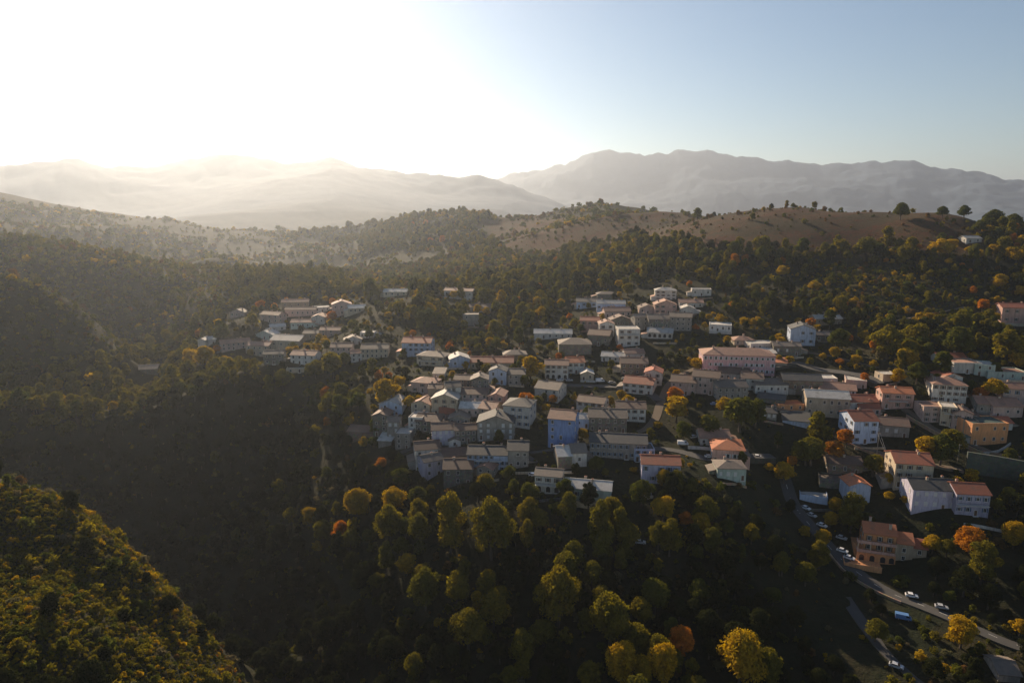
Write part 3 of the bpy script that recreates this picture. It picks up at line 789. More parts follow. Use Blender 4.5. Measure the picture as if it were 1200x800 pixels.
    if 'B' in ex and rows > 1:       # balcony
        b_ = MB(); fh = H / rows; zb_ = fh * (rows - 1) + .05; x0, x1 = -w * .3, w * .3
        if 'L' in ex: x0, x1 = -w * .47, w * .47
        b_.box(x0, x1, -dep/2 - 1.3, -dep/2 - .003, zb_ - .14, zb_)
        bo = b_.build('balcony', trim_m, root)
        b2 = MB(); b2.box(x0, x1, -dep/2 - 1.3, -dep/2 - 1.25, zb_ + .92, zb_ + .98)
        n = int((x1 - x0) / .35)
        for k in range(n + 1):
            xx = x0 + (x1 - x0) * k / n * .985; b2.box(xx, xx + .05, -dep/2 - 1.29, -dep/2 - 1.25, zb_, zb_ + .92)
        b2.build('railing', iron_m, bo)
    if 'T' in ex:                    # terrace in front with a low wall
        b_ = MB(); b_.box(-w*.5, w*.5, -dep/2 - 3.2, -dep/2 - .003, -3.5, .12); b_.box(-w*.5, w*.5, -dep/2 - 3.2, -dep/2 - 3.0, .12, .95)
        b_.build('terrace', WALL['cream' if wc not in ('white', 'lav') else 'white'], root)
    HRECT.append((px - wpx * .55, px + wpx * .55, py - hpx * (1.0 if rt == 'flat' else 1.25), py - 1, math.hypot(p.x, p.y) - 3))
    rad = math.hypot(w, dep) / 2
    n = max(1, int(max(w, dep) / min(w, dep) + .5)); ax = Vector((math.cos(rz), math.sin(rz), 0)) if w >= dep else back
    L_ = max(w, dep); m_ = min(w, dep)
    for k in range(n + 1):
        q = c + ax * ((k / n - .5) * (L_ - m_)); ROADMASK.append((q.x, q.y, m_ * .5 + 2.2))
    HOUSES.append((handle.strip(), c.x, c.y, zz, rad, px, py - hpx / 2))
    return root
def kindname(label):
    h = label.partition('|')[0]
    for k, v in (('barn', 'barn'), ('church', 'church'), ('shed', 'shed'), ('ruin', 'ruined_house'), ('cottage', 'cottage'), ('block', 'apartment_block'), ('bungalow', 'bungalow'), ('villa', 'villa'), ('hut', 'hut'), ('stone', 'stone_house')):
        if k in h: return v
    return 'village_house'

H_ = house
# --- hazy quarter on the left spur (photo x 232-455)
H_(247,404,12,6,7,5,'gx','pale','white',(1,2,'p'),'small white house|, leftmost of the hazy quarter beside the white gable')
H_(237,412,8,13,6,-15,'gy','pale','white',None,'tall white church gable|, at the tip of the hazy spur','n')
H_(277,410,32,8,9,6,'gx','pink','rose',(2,6,'p'),'long rose coloured house|, behind the golden trees at the spur tip')
H_(302,417,25,12,9,-4,'gx','pink','cream',(2,4,'p'),'square beige house|, right of the long rose coloured house')
H_(321,427,22,12,9,4,'gx','grey','stone',(2,3,'p'),'grey stone house|, lowest of the hazy quarter above dark trees')
H_(310,398,18,6,8,0,'gx','pale','mint',(1,3,'p'),'pale mint house|, with flat looking eaves in the hazy quarter')
H_(334,409,32,10,12,-12,'gx','pale','cream',(1,4,'p'),'wide pale roofed house|, in the middle of the hazy quarter')
H_(326,388,17,5,7,0,'gx','pale','white',(1,2,'p'),'small bright roofed cottage|, shining near the middle of the hazy quarter')
H_(355,385,27,7,8,3,'gx','pink','mint',(1,5,'p'),'long mint white cottage|, left of the orange tree in the haze')
H_(373,381,15,9,9,0,'gx','pink','white',(1,2,'p'),'tall pale house|, joined to the right end of the long mint cottage')
H_(352,371,34,8,9,2,'gx','brown','rose',(1,6,'p'),'long low rose house|, above the long mint cottage in the haze')
H_(346,361,30,7,9,-5,'gx','pink','beige',(1,4,'p'),'pale roofed beige house|, highest on the left of the hazy quarter')
H_(378,366,17,6,7,4,'flat','pale','white',(1,3,'p'),'flat white house|, between two rose houses in the haze')
H_(401,370,22,13,10,0,'gx','pink','rose',(2,3,'p'),'tall rose house|, top right of the hazy quarter')
H_(419,367,20,6,8,6,'gx','pale','cream',(1,4,'p'),'low cream house|, right of the tall rose house')
H_(388,394,26,7,9,-3,'gx','pink','rose',(2,3,'p'),'broad two storey house|, just below the orange tree in the haze')
H_(364,398,17,7,9,10,'gx','grey','beige',(1,3,'p'),'dim beige house|, below the long mint cottage')
H_(355,428,27,11,9,-4,'gx','pink','white',(2,4,'p'),'white two storey house|, under a small orange tree on the dark edge')
H_(346,437,20,5,7,-4,'flat','pale','cream',(1,2,'p'),'flat roofed annex house|, in front of the white house by the small orange tree')
H_(400,418,24,11,9,8,'gx','brown','rose',(2,4,'p'),'rose two storey house|, behind the dark green trees on the edge')
H_(418,424,12,10,7,8,'gx','pink','white',(2,2,'p'),'narrow white house|, right of the rose two storey house')
H_(439,420,31,11,10,-4,'gx','grey','cream',(2,6,'p'),'long cream house|, left of the white three storey block')
H_(430,396,16,6,7,5,'flat','pale','white',(1,3,'p'),'flat white villa|, alone above the long cream house')
H_(414,404,20,6,7,-5,'gx','grey','white',(1,3,'p'),'low white twin house|, above the rose two storey house')
H_(278,372,16,6,8,0,'gx','grey','rose',(1,3,'p'),'pale house among trees|, highest on the left of the haze')
H_(316,378,20,9,8,-6,'gx','brown','rose',(2,3,'p'),'dim rose house|, between trees above the bright roofed cottage')
H_(172,438,22,5,9,-8,'gx','grey','stone',None,'lone stone barn|, standing on the wooded spur far left','n')
# --- above the centre
H_(463,347,27,5,8,0,'gx','pale','cream',(1,4,'p'),'low cream bungalow|, half hidden in trees above the white block')
H_(537,349,33,8,9,-2,'gx','pink','white',(1,6,'p'),'long white bungalow|, highest in the middle among dark trees','T')
H_(563,366,25,6,9,6,'gx','brown','white',(1,3,'p'),'white bungalow|, with brown roof beneath the highest bungalow')
H_(552,382,19,13,8,0,'flat','grey','grey',(2,2,'p'),'dull grey house|, in dark trees below two white bungalows')
H_(648,397,44,6,9,-3,'gx','pale','white',(1,6,'p'),'long low white villa|, alone on the dark slope left of the upper quarter')
H_(488,418,33,16,10,-6,'gx','red','paleblue_shade',(3,5,'b'),'white three storey block|, with reddish roof and blue windows')
H_(504,429,31,11,9,-10,'hip','grey','cream',(2,4,'n'),'cream house with grey hip roof|, in front of the white three storey block','B')
H_(539,432,23,11,9,8,'gy','pale','paleblue_shade',(1,2,'p'),'pale blue gabled house|, left of the long brick red roof')
H_(576,434,50,9,12,-3,'gx','red','beige',(1,7,'p'),'long house under a brick red roof|, behind the crowded centre')
H_(604,424,27,8,10,-5,'hip','grey','stone',(1,4,'p'),'grey hip roofed house|, left behind the round golden green tree')
H_(514,444,13,6,7,0,'shed','grey','white',(1,2,'p'),'tiny pale shed|, on the grass under the cream hip roofed house','n')
H_(652,444,27,16,10,-3,'gx','pink','white',(3,4,'n'),'white three storey house|, right of the round golden green tree','a')
H_(675,438,20,13,9,4,'gx','orange','white',(2,3,'n'),'white house with orange roof|, beside the car road')
H_(688,446,15,8,7,-15,'gx','pale','cream',(1,2,'p'),'small cream garage house|, at the roadside right of the orange roof')
H_(640,469,27,13,12,-12,'gx','grey','white',(2,3,'p'),'white house with split grey roof|, behind the round orange tree')
# --- crowded centre
H_(542,458,20,13,9,-4,'gx','brown','brown',(3,3,'p'),'tall brown stone house|, above the crowded centre')
H_(562,462,20,17,9,6,'gx','grey','stone',(3,3,'p'),'tall grey stone house|, behind the centre of the crowd')
H_(583,450,20,15,9,-5,'gy','dark','paleblue_shade',(2,2,'p'),'blue grey gabled house|, at the back of the crowded centre')
H_(605,452,20,13,9,6,'gx','grey','grey',(2,3,'p'),'grey house|, left of the round orange tree at the back')
H_(495,460,26,11,9,-10,'hip','pink','rose',(2,3,'n'),'rose house with pale hip roof|, at the upper left of the crowd')
H_(510,470,16,14,8,6,'gx','brown','beige',(2,2,'p'),'beige house with brown roof|, between the rose hip roof and the cream gables')
H_(532,474,17,20,9,8,'gx','grey','white',(3,3,'n'),'narrow white house with balcony|, behind the tall cream gable','B')
H_(521,487,30,19,11,-3,'gy','pale','cream',(3,3,'n'),'tall cream gabled house|, with three floors of brown windows at the left centre')
H_(493,486,22,12,8,-8,'gy','pink','cream',(2,2,'p'),'small cream gabled house|, left of the tall cream gable by gold trees')
H_(458,488,26,13,9,-8,'gy','pale','paleblue_shade',(2,2,'p'),'pale blue house|, at the left tip of the crowd')
H_(446,512,17,24,9,-6,'gx','brown','stone',(4,2,'p'),'dark stone tower like house|, leftmost of the crowd')
H_(461,515,14,20,8,0,'gx','grey','grey',(3,2,'c'),'grey narrow house|, second from the left tip of the crowd')
H_(472,526,18,17,8,4,'flat','pale','grey',(3,2,'p'),'grey house with bright flat roof|, low at the left tip of the crowd')
H_(487,508,16,18,9,2,'flat','pale','white',(3,2,'p'),'stepped white house|, with stacked terraces left of the brown roofs','B')
H_(502,507,29,13,10,-3,'gx','brown','stone',(2,4,'p'),'long stone house with brown roof|, below the tall cream gable')
H_(524,493,17,8,8,0,'gx','red','pink',(1,2,'p'),'low house with red brown roof|, right in front of the tall cream gable')
H_(556,474,30,12,11,5,'gx','brown','rose',(2,4,'p'),'wide house with dull brown roof|, in the middle of the crowd')
H_(581,478,18,13,9,-5,'gy','pink','pink',(2,2,'p'),'pinkish gabled house|, among brown roofs at mid crowd')
H_(550,489,23,10,10,-10,'gx','pale','rose',(1,3,'p'),'house with shining pale roof|, in the centre of the crowd')
H_(570,491,18,11,9,-10,'gx','pink','beige',(2,2,'p'),'house with faded roof|, right of the shining pale roof')
H_(538,503,24,12,9,5,'gx','grey','grey',(2,3,'p'),'grey roofed house|, between red brown roof and large gable')
H_(605,501,31,24,12,-4,'hip','dark','white',(3,4,'b'),'large white house with dark hip roof|, left of the tall blue house')
H_(581,516,43,20,13,-6,'gy','dark','grey',(3,5,'c'),'broad slate gabled house|, with pale shutters in the heart of the village')
H_(520,523,27,19,9,-2,'gx','brown','lav',(3,4,'c'),'blue grey house with pale shutters|, below the long stone house')
H_(546,520,25,15,9,-2,'gx','brown','stone',(2,4,'p'),'dark house under long brown roof|, left of the slate gable')
H_(533,525,14,8,6,4,'gy','grey','white',(1,1,'p'),'tiny white gabled cottage|, in front of the blue grey house','n')
H_(502,546,29,19,9,0,'gx','brown','white',(2,3,'p'),'grey white house|, with blank wall low left in the crowd')
H_(509,559,22,18,8,22,'gx','grey','lav',(2,2,'p'),'lavender house|, turned sideways at the bottom left of the village')
H_(531,544,31,9,10,-3,'gx','brown','stone',(1,4,'p'),'low house under broad brown roof|, right behind the lavender house')
H_(537,568,34,18,11,-4,'gx','brown','stone',(2,3,'p'),'brown stone house|, lowest of the crowd beside an orange tree')
H_(573,553,50,19,10,-3,'gx','dark','paleblue_shade',(3,8,'b'),'long pale blue building|, with rows of small windows and central balcony','B')
H_(568,562,18,13,8,-12,'gx','pink','grey',(2,2,'p'),'small house with pink roof|, against the long pale blue building')
H_(607,549,24,20,10,4,'gx','dark','grey',(2,3,'p'),'dark grey house|, right of the long pale blue building')
H_(451,524,15,7,7,0,'shed','pale','grey',None,'small shed with white roof|, under the left tip of the crowd','n')
H_(424,516,32,9,9,-4,'gx','brown','brown',None,'low brown barn|, outside the left tip of the crowd','n')
# --- middle, blue house and around
H_(657,526,30,34,12,-5,'gx','pink','blue',(4,3,'p'),'tall blue house|, with four floors and pinkish roof')
H_(683,502,17,11,8,0,'gx','pale','paleblue_shade',(1,2,'p'),'little pale blue house|, right of the tall blue house')
H_(691,484,31,12,10,-14,'gx','brown','white',(2,4,'n'),'white house with red brown roof|, above the tall blue house')
H_(739,494,34,15,12,-12,'gx','brown','white',(2,4,'n'),'white house with wide brown roof|, on the terrace right of centre')
H_(712,507,44,17,12,-8,'gx','grey','stone',(2,5,'p'),'rough stone house|, between the blue house and the wide brown roof')
H_(724,538,66,18,10,-7,'gx','dark','grey',(2,10,'b'),'long grey terrace house|, under one dark roof right of the blue house')
H_(755,541,23,14,8,-12,'flat','dark','paleblue_shade',(2,3,'b'),'modern pale blue house|, at the right end of the long grey terrace','B')
H_(774,567,44,22,10,-4,'gx','red','lav',(2,5,'b'),'lavender house with red brown roof|, lowest right of centre')
H_(679,547,17,16,9,-3,'gx','grey','white',(1,1,'p'),'white cube house|, in front of the tall blue house')
H_(662,550,16,15,10,-3,'gx','pale','stone',None,'dark stone annex house|, left of the white cube')
H_(642,579,31,20,9,-14,'gx','grey','white',(2,3,'n'),'white house with arches|, and a balcony standing alone in the dark','aBL')
H_(688,588,54,14,9,-10,'gx','pale','mint',(1,6,'b'),'long mint bungalow|, low beside the white house with arches','T')
H_(759,584,9,5,4,0,'flat','pale','lav',None,'tiny lavender shed|, under the lavender house','n')
H_(747,462,34,12,12,-10,'gx','red','white',(2,4,'n'),'white house with bright red roof|, at the end of the car road')
H_(765,452,20,15,8,-8,'gx','red','white',(2,2,'n'),'narrow white house with red roof|, behind the bright red roof')
# --- upper quarter
H_(690,361,29,7,9,-4,'gx','dark','paleblue_shade',(1,5,'b'),'pale blue bungalow|, top left of the upper quarter')
H_(716,365,33,9,9,-4,'gx','pale','paleblue_shade',(1,6,'b'),'pale blue white bungalow|, right of the top left bungalow')
H_(711,352,22,7,9,-4,'hip','grey','stone',None,'grey hip roofed barn|, behind the two pale blue bungalows','n')
H_(780,352,24,11,10,-6,'hip','pale','white',(3,4,'n'),'white square villa|, highest of the upper quarter')
H_(759,368,18,7,9,-4,'gx','brown','rose',(1,3,'p'),'low rose house with brown roof|, left below the white square villa')
H_(780,368,25,11,10,-8,'gx','pink','pink',(2,4,'n'),'pink white house|, just below the white square villa')
H_(810,361,27,6,9,-5,'gx','pink','white',(1,4,'p'),'white house with thin pink roof|, right end of the upper quarter')
H_(806,370,16,8,8,-5,'gx','pale','white',(1,2,'p'),'small white front house|, below the thin pink roof')
H_(822,347,22,8,7,-5,'flat','pale','white',(1,3,'p'),'unfinished white house|, alone at the top right of the upper quarter')
H_(724,372,30,7,10,-4,'gx','pink','rose',(1,5,'p'),'house with patched pink roof|, under the pale blue white bungalow')
H_(691,389,22,13,9,-12,'gx','red','pink',(2,3,'n'),'pink house with red roof|, leftmost of the upper quarter')
H_(711,395,17,15,8,-10,'gx','pink','white',(2,2,'n'),'white upper house|, between the pink house and the white balcony house')
H_(728,384,24,9,10,-4,'gx','brown','stone',(1,4,'p'),'brown roofed stone house|, in the middle of the upper quarter')
H_(737,406,25,20,11,-5,'flat','pale','white',(3,3,'n'),'white balcony house|, standing out at the front of the upper quarter','BL')
H_(752,387,16,15,9,-2,'gx','grey','grey',(3,2,'p'),'tall grey upper house|, behind the white balcony house')
H_(772,389,24,15,10,-5,'gx','grey','stone',(3,4,'p'),'grey stone terrace house|, left of two on the upper street')
H_(797,388,25,16,10,-5,'gx','grey','grey',(3,4,'p'),'grey plastered terrace house|, right of two on the upper street')
H_(773,397,29,7,9,-3,'gx','pale','white',(1,5,'p'),'low white house with arches|, in front of the upper street','a')
H_(844,389,25,8,9,-6,'flat','pale','white',(1,4,'p'),'stepped white villa|, alone right of the upper quarter','T')
H_(674,416,38,12,14,-4,'hip','grey','stone',None,'great dark barn|, with hip roof left below the upper quarter','n')
H_(701,405,25,12,11,-6,'gx','brown','stone',(1,3,'p'),'brown roofed barn|, right of the great dark barn','n')
H_(718,424,27,6,8,-3,'gx','pale','white',(1,4,'p'),'low pale row house|, under the white balcony house')
H_(744,422,22,8,9,-3,'gx','pink','white',(1,3,'p'),'small white cube cottage|, above the brown stone farmhouse')
H_(743,439,31,13,10,-4,'gx','brown','brown',(2,4,'p'),'brown stone farmhouse|, above the bright red roof')
# --- pink school and right of it
H_(826,462,30,20,11,-10,'gx','brown','rose',(3,5,'p'),'large rose stone house|, with many windows left of the pink palace')
H_(800,463,28,15,11,-10,'gx','brown','rose',(2,4,'p'),'lower rose stone house|, with dark roof beside gold trees')
H_(865,439,80,22,15,-5,'hip','pink','palace',(3,14,'w'),'long pink palace|, largest building with rows of white windows','')
H_(860,447,34,9,9,-6,'gx','brown','white',(1,5,'p'),'white house with long brown roof|, in front of the pink palace')
H_(858,468,34,14,10,-4,'gx','grey','grey',(2,5,'p'),'blue grey house|, below the pink palace with a blue car beside')
H_(881,458,24,14,10,-12,'gx','brown','white',(2,3,'p'),'bright white middle house|, stepping down under the pink palace')
H_(904,462,36,11,10,-14,'gx','grey','white',(1,5,'p'),'long white house with grey roof|, right of the bright white middle house')
H_(903,473,30,5,9,-14,'gx','dark','stone',None,'dark roofed shed|, below the long white house with grey roof','n')
H_(940,463,42,17,12,-8,'gx','dark','brown',(1,5,'p'),'long dark hall barn|, with stone side right of the pink palace','n')
H_(969,489,46,22,13,-10,'gx','pale','beige',(2,6,'p'),'large beige orange house|, with weathered pale roof beside lit gold shrubs')
H_(981,470,38,13,11,-8,'gx','pink','rose',(2,6,'w'),'rose white house|, behind the large beige house')
H_(970,452,20,8,8,-8,'flat','pale','white',(1,2,'p'),'white modern box house|, left of two behind the rose white house')
H_(1003,455,22,9,9,-8,'flat','pale','rose',(1,3,'p'),'second modern box house|, right of two behind the rose white house')
H_(940,405,27,19,11,-8,'gy','dark','paleblue_shade',(2,3,'b'),'white gabled villa|, with dark shutters above the pink palace')
H_(922,417,30,11,9,-10,'gx','grey','stone',(1,3,'c'),'olive stone cottage|, in front of the white gabled villa')
H_(894,411,27,8,9,-6,'flat','pale','white',(1,4,'p'),'white flat bungalow|, behind the right end of the pink palace')
H_(872,404,22,5,9,-6,'hip','pink','cream',(1,3,'p'),'cream bungalow with pale hip roof|, above the pink palace')
H_(900,419,18,4,6,-6,'shed','pale','cream',None,'low cream shed|, under the white flat bungalow','n')
H_(971,381,28,7,9,-8,'gx','pale','beige',(1,4,'p'),'pale beige bungalow|, half behind a dark round shrub on the slope')
H_(964,399,16,6,8,-8,'gx','grey','stone',(1,2,'p'),'grey stone cottage|, right of the white gabled villa')
H_(913,430,17,3,6,-6,'shed','orange','cream',None,'tiny orange roofed shed|, right end of the pink palace','n')
H_(927,482,28,7,7,-10,'flat','orange','orange',(1,3,'p'),'low orange brown house|, with lit porch left of the beige orange house','T')
H_(898,491,22,7,8,-14,'gx','dark','grey',(1,4,'c'),'small grey house in shade|, below the low orange brown house')
H_(933,499,30,4,8,-8,'shed','dark','paleblue_shade',None,'long low blue roofed shed|, in the dark under the beige orange house','n')
# --- lower road houses
H_(838,523,34,9,10,-3,'gx','pink','white',(1,4,'p'),'low house with faded pink roof|, beside parked vans on the middle road')
H_(853,543,36,15,12,-8,'hip','orange','pink',(1,5,'w'),'pinkish house with orange hip roof|, on the middle road')
H_(857,563,32,13,10,-8,'hip','grey','mint',(1,4,'c'),'pale green garage house|, below the orange hip roof')
# --- right cluster
H_(1116,427,26,8,9,-8,'gx','red','white',(1,3,'p'),'white house with red roof|, behind the round dark tree upper right')
H_(1133,438,27,12,10,-10,'flat','pink','white',(1,3,'p'),'white modern house|, with one dark window upper right')
H_(1153,441,20,13,9,-10,'flat','pale','mint',(2,2,'p'),'mint white modern house|, right of the white modern house')
H_(1180,446,38,9,10,-10,'flat','pink','mint',(1,4,'p'),'long terraced villa|, at the right edge of the upper row','T')
H_(1115,455,20,13,10,-10,'gy','red','white',(1,1,'p'),'white gable house|, above the white house with many windows')
H_(1111,472,34,20,13,-10,'hip','pink','white',(3,5,'n'),'white house with many windows|, at the top of the right cluster')
H_(1051,479,32,18,11,-12,'gx','orange','pink',(2,3,'n'),'pink house with orange red roof|, and outside stair','B')
H_(1008,483,36,12,11,-8,'gx','red','white',(2,4,'n'),'white house with dark red roof|, left of the pink house with orange red roof')
H_(1019,488,22,9,9,-8,'gx','red','pink',(1,3,'p'),'small house with red roof|, squeezed between two larger red roofs')
H_(1013,520,25,26,12,-8,'gx','red','paleblue_shade',(3,3,'b'),'white corner house|, with three floors over the lit road wall')  # white wall, its shade put into the bluish wall colour
H_(1044,512,36,13,10,-8,'gx','brown','grey',(1,4,'c'),'grey wing house|, joined right of the white corner house')
H_(1190,474,26,18,11,-12,'gx','pink','rose',(2,3,'b'),'rose white house|, at the right edge beside gold orange trees')
H_(1180,490,28,13,12,-12,'gx','pink','rose',(1,3,'p'),'rose house with wide pink roof|, lower right of the gold orange trees')
H_(1160,487,26,13,12,-12,'gx','pink','grey',(1,3,'p'),'grey house under long pink roof|, below the gold orange trees')
H_(1095,495,24,18,11,-12,'flat','pink','rose',(3,3,'n'),'rose tall house|, with flat roof at the left of the right cluster')
H_(1110,500,16,22,10,-12,'flat','pale','cream',(3,2,'n'),'cream tall house|, with balconies next to the rose tall house','B')
H_(1126,505,20,20,10,-12,'gy','brown','rose',(2,2,'n'),'rose gabled house|, with brown roof above the lit retaining wall')
H_(1142,501,20,10,9,-12,'gy','brown','white',(1,1,'p'),'little white gabled house|, behind the green roofed orange house')
H_(1136,514,14,20,9,-8,'flat','dark','beige',(2,1,'p'),'narrow shaded beige house|, left of the green roofed orange house')
H_(1158,521,34,24,11,-10,'flat','green','orange',(2,4,'p'),'orange house with green roof|, at the lower edge of the right cluster')
H_(1176,505,16,9,9,-10,'gx','red','white',(1,1,'p'),'small white house with maroon roof|, behind the green roofed orange house')
H_(1190,380,28,19,11,-12,'gx','red','pink',(2,3,'n'),'pink white villa|, alone at the right edge above the trees','T')
H_(1141,285,15,5,8,0,'gx','pale','white',(1,2,'p'),'lone white hut|, high on the ridge under dark trees','n')
H_(1043,447,15,8,7,-10,'flat','pale','cream',(1,1,'p'),'small cream house|, behind the yellow tree on the right')
# --- lower right
H_(1069,572,38,27,12,-14,'gx','red','cream',(3,4,'n'),'cream three storey house|, with red roof and dark windows')
H_(1094,598,44,22,11,-8,'gx','dark','lav',(2,5,'c'),'lavender house with dark roof|, in the shade lower right')
H_(1138,604,32,24,11,-6,'gx','red','lav',(2,4,'b'),'lavender gabled house|, with blue shutters and red roof lower right','BL')
H_(1006,592,22,22,9,-4,'gy','orange','paleblue_shade',(2,2,'c'),'narrow pink white house|, with orange roof above the road')  # pinkish white wall painted with the blue grey of its shaded side
H_(990,556,36,11,10,-10,'gx','brown','brown',(1,3,'p'),'stone house with brown roof|, above the narrow pink white house')
H_(974,573,26,9,8,-12,'flat','grey','stone',None,'ruin of a stone house|, with broken lit walls','n')
H_(953,590,30,7,10,-18,'flat','pale','paleblue_shade',None,'flat roofed white blue house|, beside the road with parked cars')
H_(1182,800,20,5,7,-10,'gx','grey','grey',None,'faint grey cottage|, in the dark bottom right corner','n')
# the big orange house over the road: stepped volumes, balconies, red roofs
def big_house():
    p = hit(1037, 660); rz = R(-18)
    s = scale_at(p)
    c = p + Vector((-math.sin(rz), math.cos(rz), 0)) * 6.5
    root = empty('apartment_house', (c.x, c.y, p.z), rz)
    tag(root, 'large orange house with red roofs, tiers of balconies and a terrace over the road', 'house')
    def vol(x0, x1, y0, y1, z0, z1, name, m_):
        b_ = MB(); b_.box(x0, x1, y0, y1, z0, z1); return b_.build(name, WALL[m_], root)
    vol(-7, 3.2, -4.5, 5, -4, 9.6, 'wall', 'orange'); vol(3.203, 8.6, -5.2, 4.4, -4, 7.6, 'wall', 'beige'); vol(8.603, 13, -4.6, 3.4, -4, 6.4, 'wall', 'beige')
    vol(-9.8, -7.003, -5, 4.6, -4, 3.2, 'wall', 'orange'); vol(-9.4, 3.0, -7.2, -5.203, -4, 3.2, 'wall', 'orange')
    def rf(x0, x1, y0, y1, z, t, m_):
        xm, ym = (x0 + x1) / 2, (y0 + y1) / 2; b_ = MB()
        b_.prism([(y0 - .5, z - .15), (ym, z + (y1 - y0) / 2 * t), (y1 + .5, z - .15), (y1 + .5, z + .1), (ym, z + (y1 - y0) / 2 * t + .25), (y0 - .5, z + .1)], x0 - .5, x1 + .45, 'x')
        b_.prism([(y0, z - .3), (y1, z - .3), (ym, z + (y1 - y0) / 2 * t)], x0 + .01, x1 - .01, 'x', 1)
        return b_.build('roof', [ROOF[m_], WALL['orange']], root)
    r1 = rf(-7, 3.2, -4.5, 5, 9.6, .48, 'orange'); rf(3.7, 8.6, -5.2, 4.4, 7.6, .45, 'orange'); rf(9.1, 13, -4.6, 3.4, 6.4, .4, 'red')
    part('chimney', CHIM, r1, (1.5, -2, 11.8)); part('chimney', CHIM, r1, (-4.5, 1.5, 12.2))
    for z in (3.3, 6.6):
        b_ = MB(); b_.box(-9.4, 3.0, -6.9, -4.503, z - .15, z); b_.box(-9.4, 3.0, -6.9, -6.75, z, z + .9); b_.box(-9.4, -9.25, -6.75, -4.5, z, z + .9)
        b_.build('balcony', WALL['pink'], root)
    b_ = MB()
    for x in (-9.3, -5.2, -1.1, 2.8): b_.box(x, x + .25, -6.85, -6.6, 3.31, 6.44)
    b_.build('balcony_pillars', WALL['cream'], root)
    for z in (4.6, 7.9):
        for x in (-5.4, -2.0, 1.3): part('window', WIN['n'], root, (x, -4.5, z), 0, .9, 1.1)
    for x in (-7.8, -4.4, -1.0, 1.8): part('arch_opening', ARCH, root, (x, -7.2, 1.4))
    for z in (2.2, 5.2): part('window', WIN['p'], root, (5.8, -5.2, z)); part('window', WIN['p'], root, (10.8, -4.6, z - .3))
    for z in (4.8, 8.1):
        for y in (-2, 2): part('window', WIN['n'], root, (-7.0, y, z), -math.pi / 2, .9, 1)
    b_ = MB(); b_.box(-14, -2, -12.5, -7.203, -4, .2); b_.box(-14, -2, -12.5, -12.3, .2, 1.0); b_.box(-14, -13.8, -12.3, -7.21, .2, 1.0)
    b_.build('terrace', WALL['orange'], root)
    HRECT.append((992, 1082, 600, 665, math.hypot(p.x, p.y) - 8))
    for dx in (-10, -4, 2, 8, 12): 
        q = c + Vector((math.cos(rz), math.sin(rz), 0)) * dx; ROADMASK.append((q.x, q.y, 8))
    HOUSES.append(('large orange house', c.x, c.y, p.z, 12, 1037, 630))
big_house()

# ------------------------------------------------------------------ roads, walls, poles
def world_line(pts, step=2.0):
    w = [hit(a_, b_) for a_, b_ in pts]; w = [Vector((q.x, q.y)) for q in w if q]
    out = []
    for k in range(len(w) - 1):     # smooth (Catmull-Rom)
        p0, p1, p2, p3 = w[max(k-1, 0)], w[k], w[k+1], w[min(k+2, len(w)-1)]
        n = max(2, int((p2 - p1).length / step))
        for i in range(n):
            t = i / n; out.append(.5 * ((2*p1) + (p2-p0)*t + (2*p0 - 5*p1 + 4*p2 - p3)*t*t + (3*p1 - p0 - 3*p2 + p3)*t*t*t))
    out.append(w[-1]); return out
def sheet(name, line, w0, lift, mat, kind='structure', label=None, cat=None, cross=4, th=.0):
    L = len(line); vs, fs = [], []
    zsm = height(np.array([p.x for p in line]), np.array([p.y for p in line]))
    k_ = np.ones(7) / 7; zs = np.convolve(np.pad(zsm, 3, 'edge'), k_, 'valid')
    for i, p in enumerate(line):
        t = (line[min(i+1, L-1)] - line[max(i-1, 0)]).normalized(); n = Vector((-t.y, t.x))
        hh = height(np.array([p.x + n.x * w0/2 * s for s in (-1, 0, 1)]), np.array([p.y + n.y * w0/2 * s for s in (-1, 0, 1)]))
        z = max(zs[i], hh.max() - .25) + lift
        for s in (-1, 1): vs.append((p.x + n.x * w0/2 * s, p.y + n.y * w0/2 * s, z))
    for i in range(L - 1): fs.append((2*i+1, 2*i, 2*i+2, 2*i+3))
    # banks down into the ground
    b_ = MB(); b_.face_block(vs, fs, 0)
    for i in range(L - 1):
        for s in (0, 1):
            a_, c_ = vs[2*i+s], vs[2*i+2+s]
            b_.face_block([a_, c_, (c_[0], c_[1], c_[2]-2.5), (a_[0], a_[1], a_[2]-2.5)], [(0,1,2,3)], 1)
    o = b_.build(name, mat); tag(o, label, cat, kind=kind); return vs
asph, nt, b = new_mat('asphalt')
tc = N(nt, 'ShaderNodeNewGeometry')
nt.links.new(mixc(nt, noise(nt, .4, 6, tc.outputs['Position'], .7), (.035, .036, .038), (.065, .064, .062)), b.inputs['Base Color']); b.inputs['Roughness'].default_value = .85
bankm = stonework('bank_stone', (.10, .09, .07), (.06, .06, .045))
dirt = plain('dirt_track', (.13, .10, .07), .95)
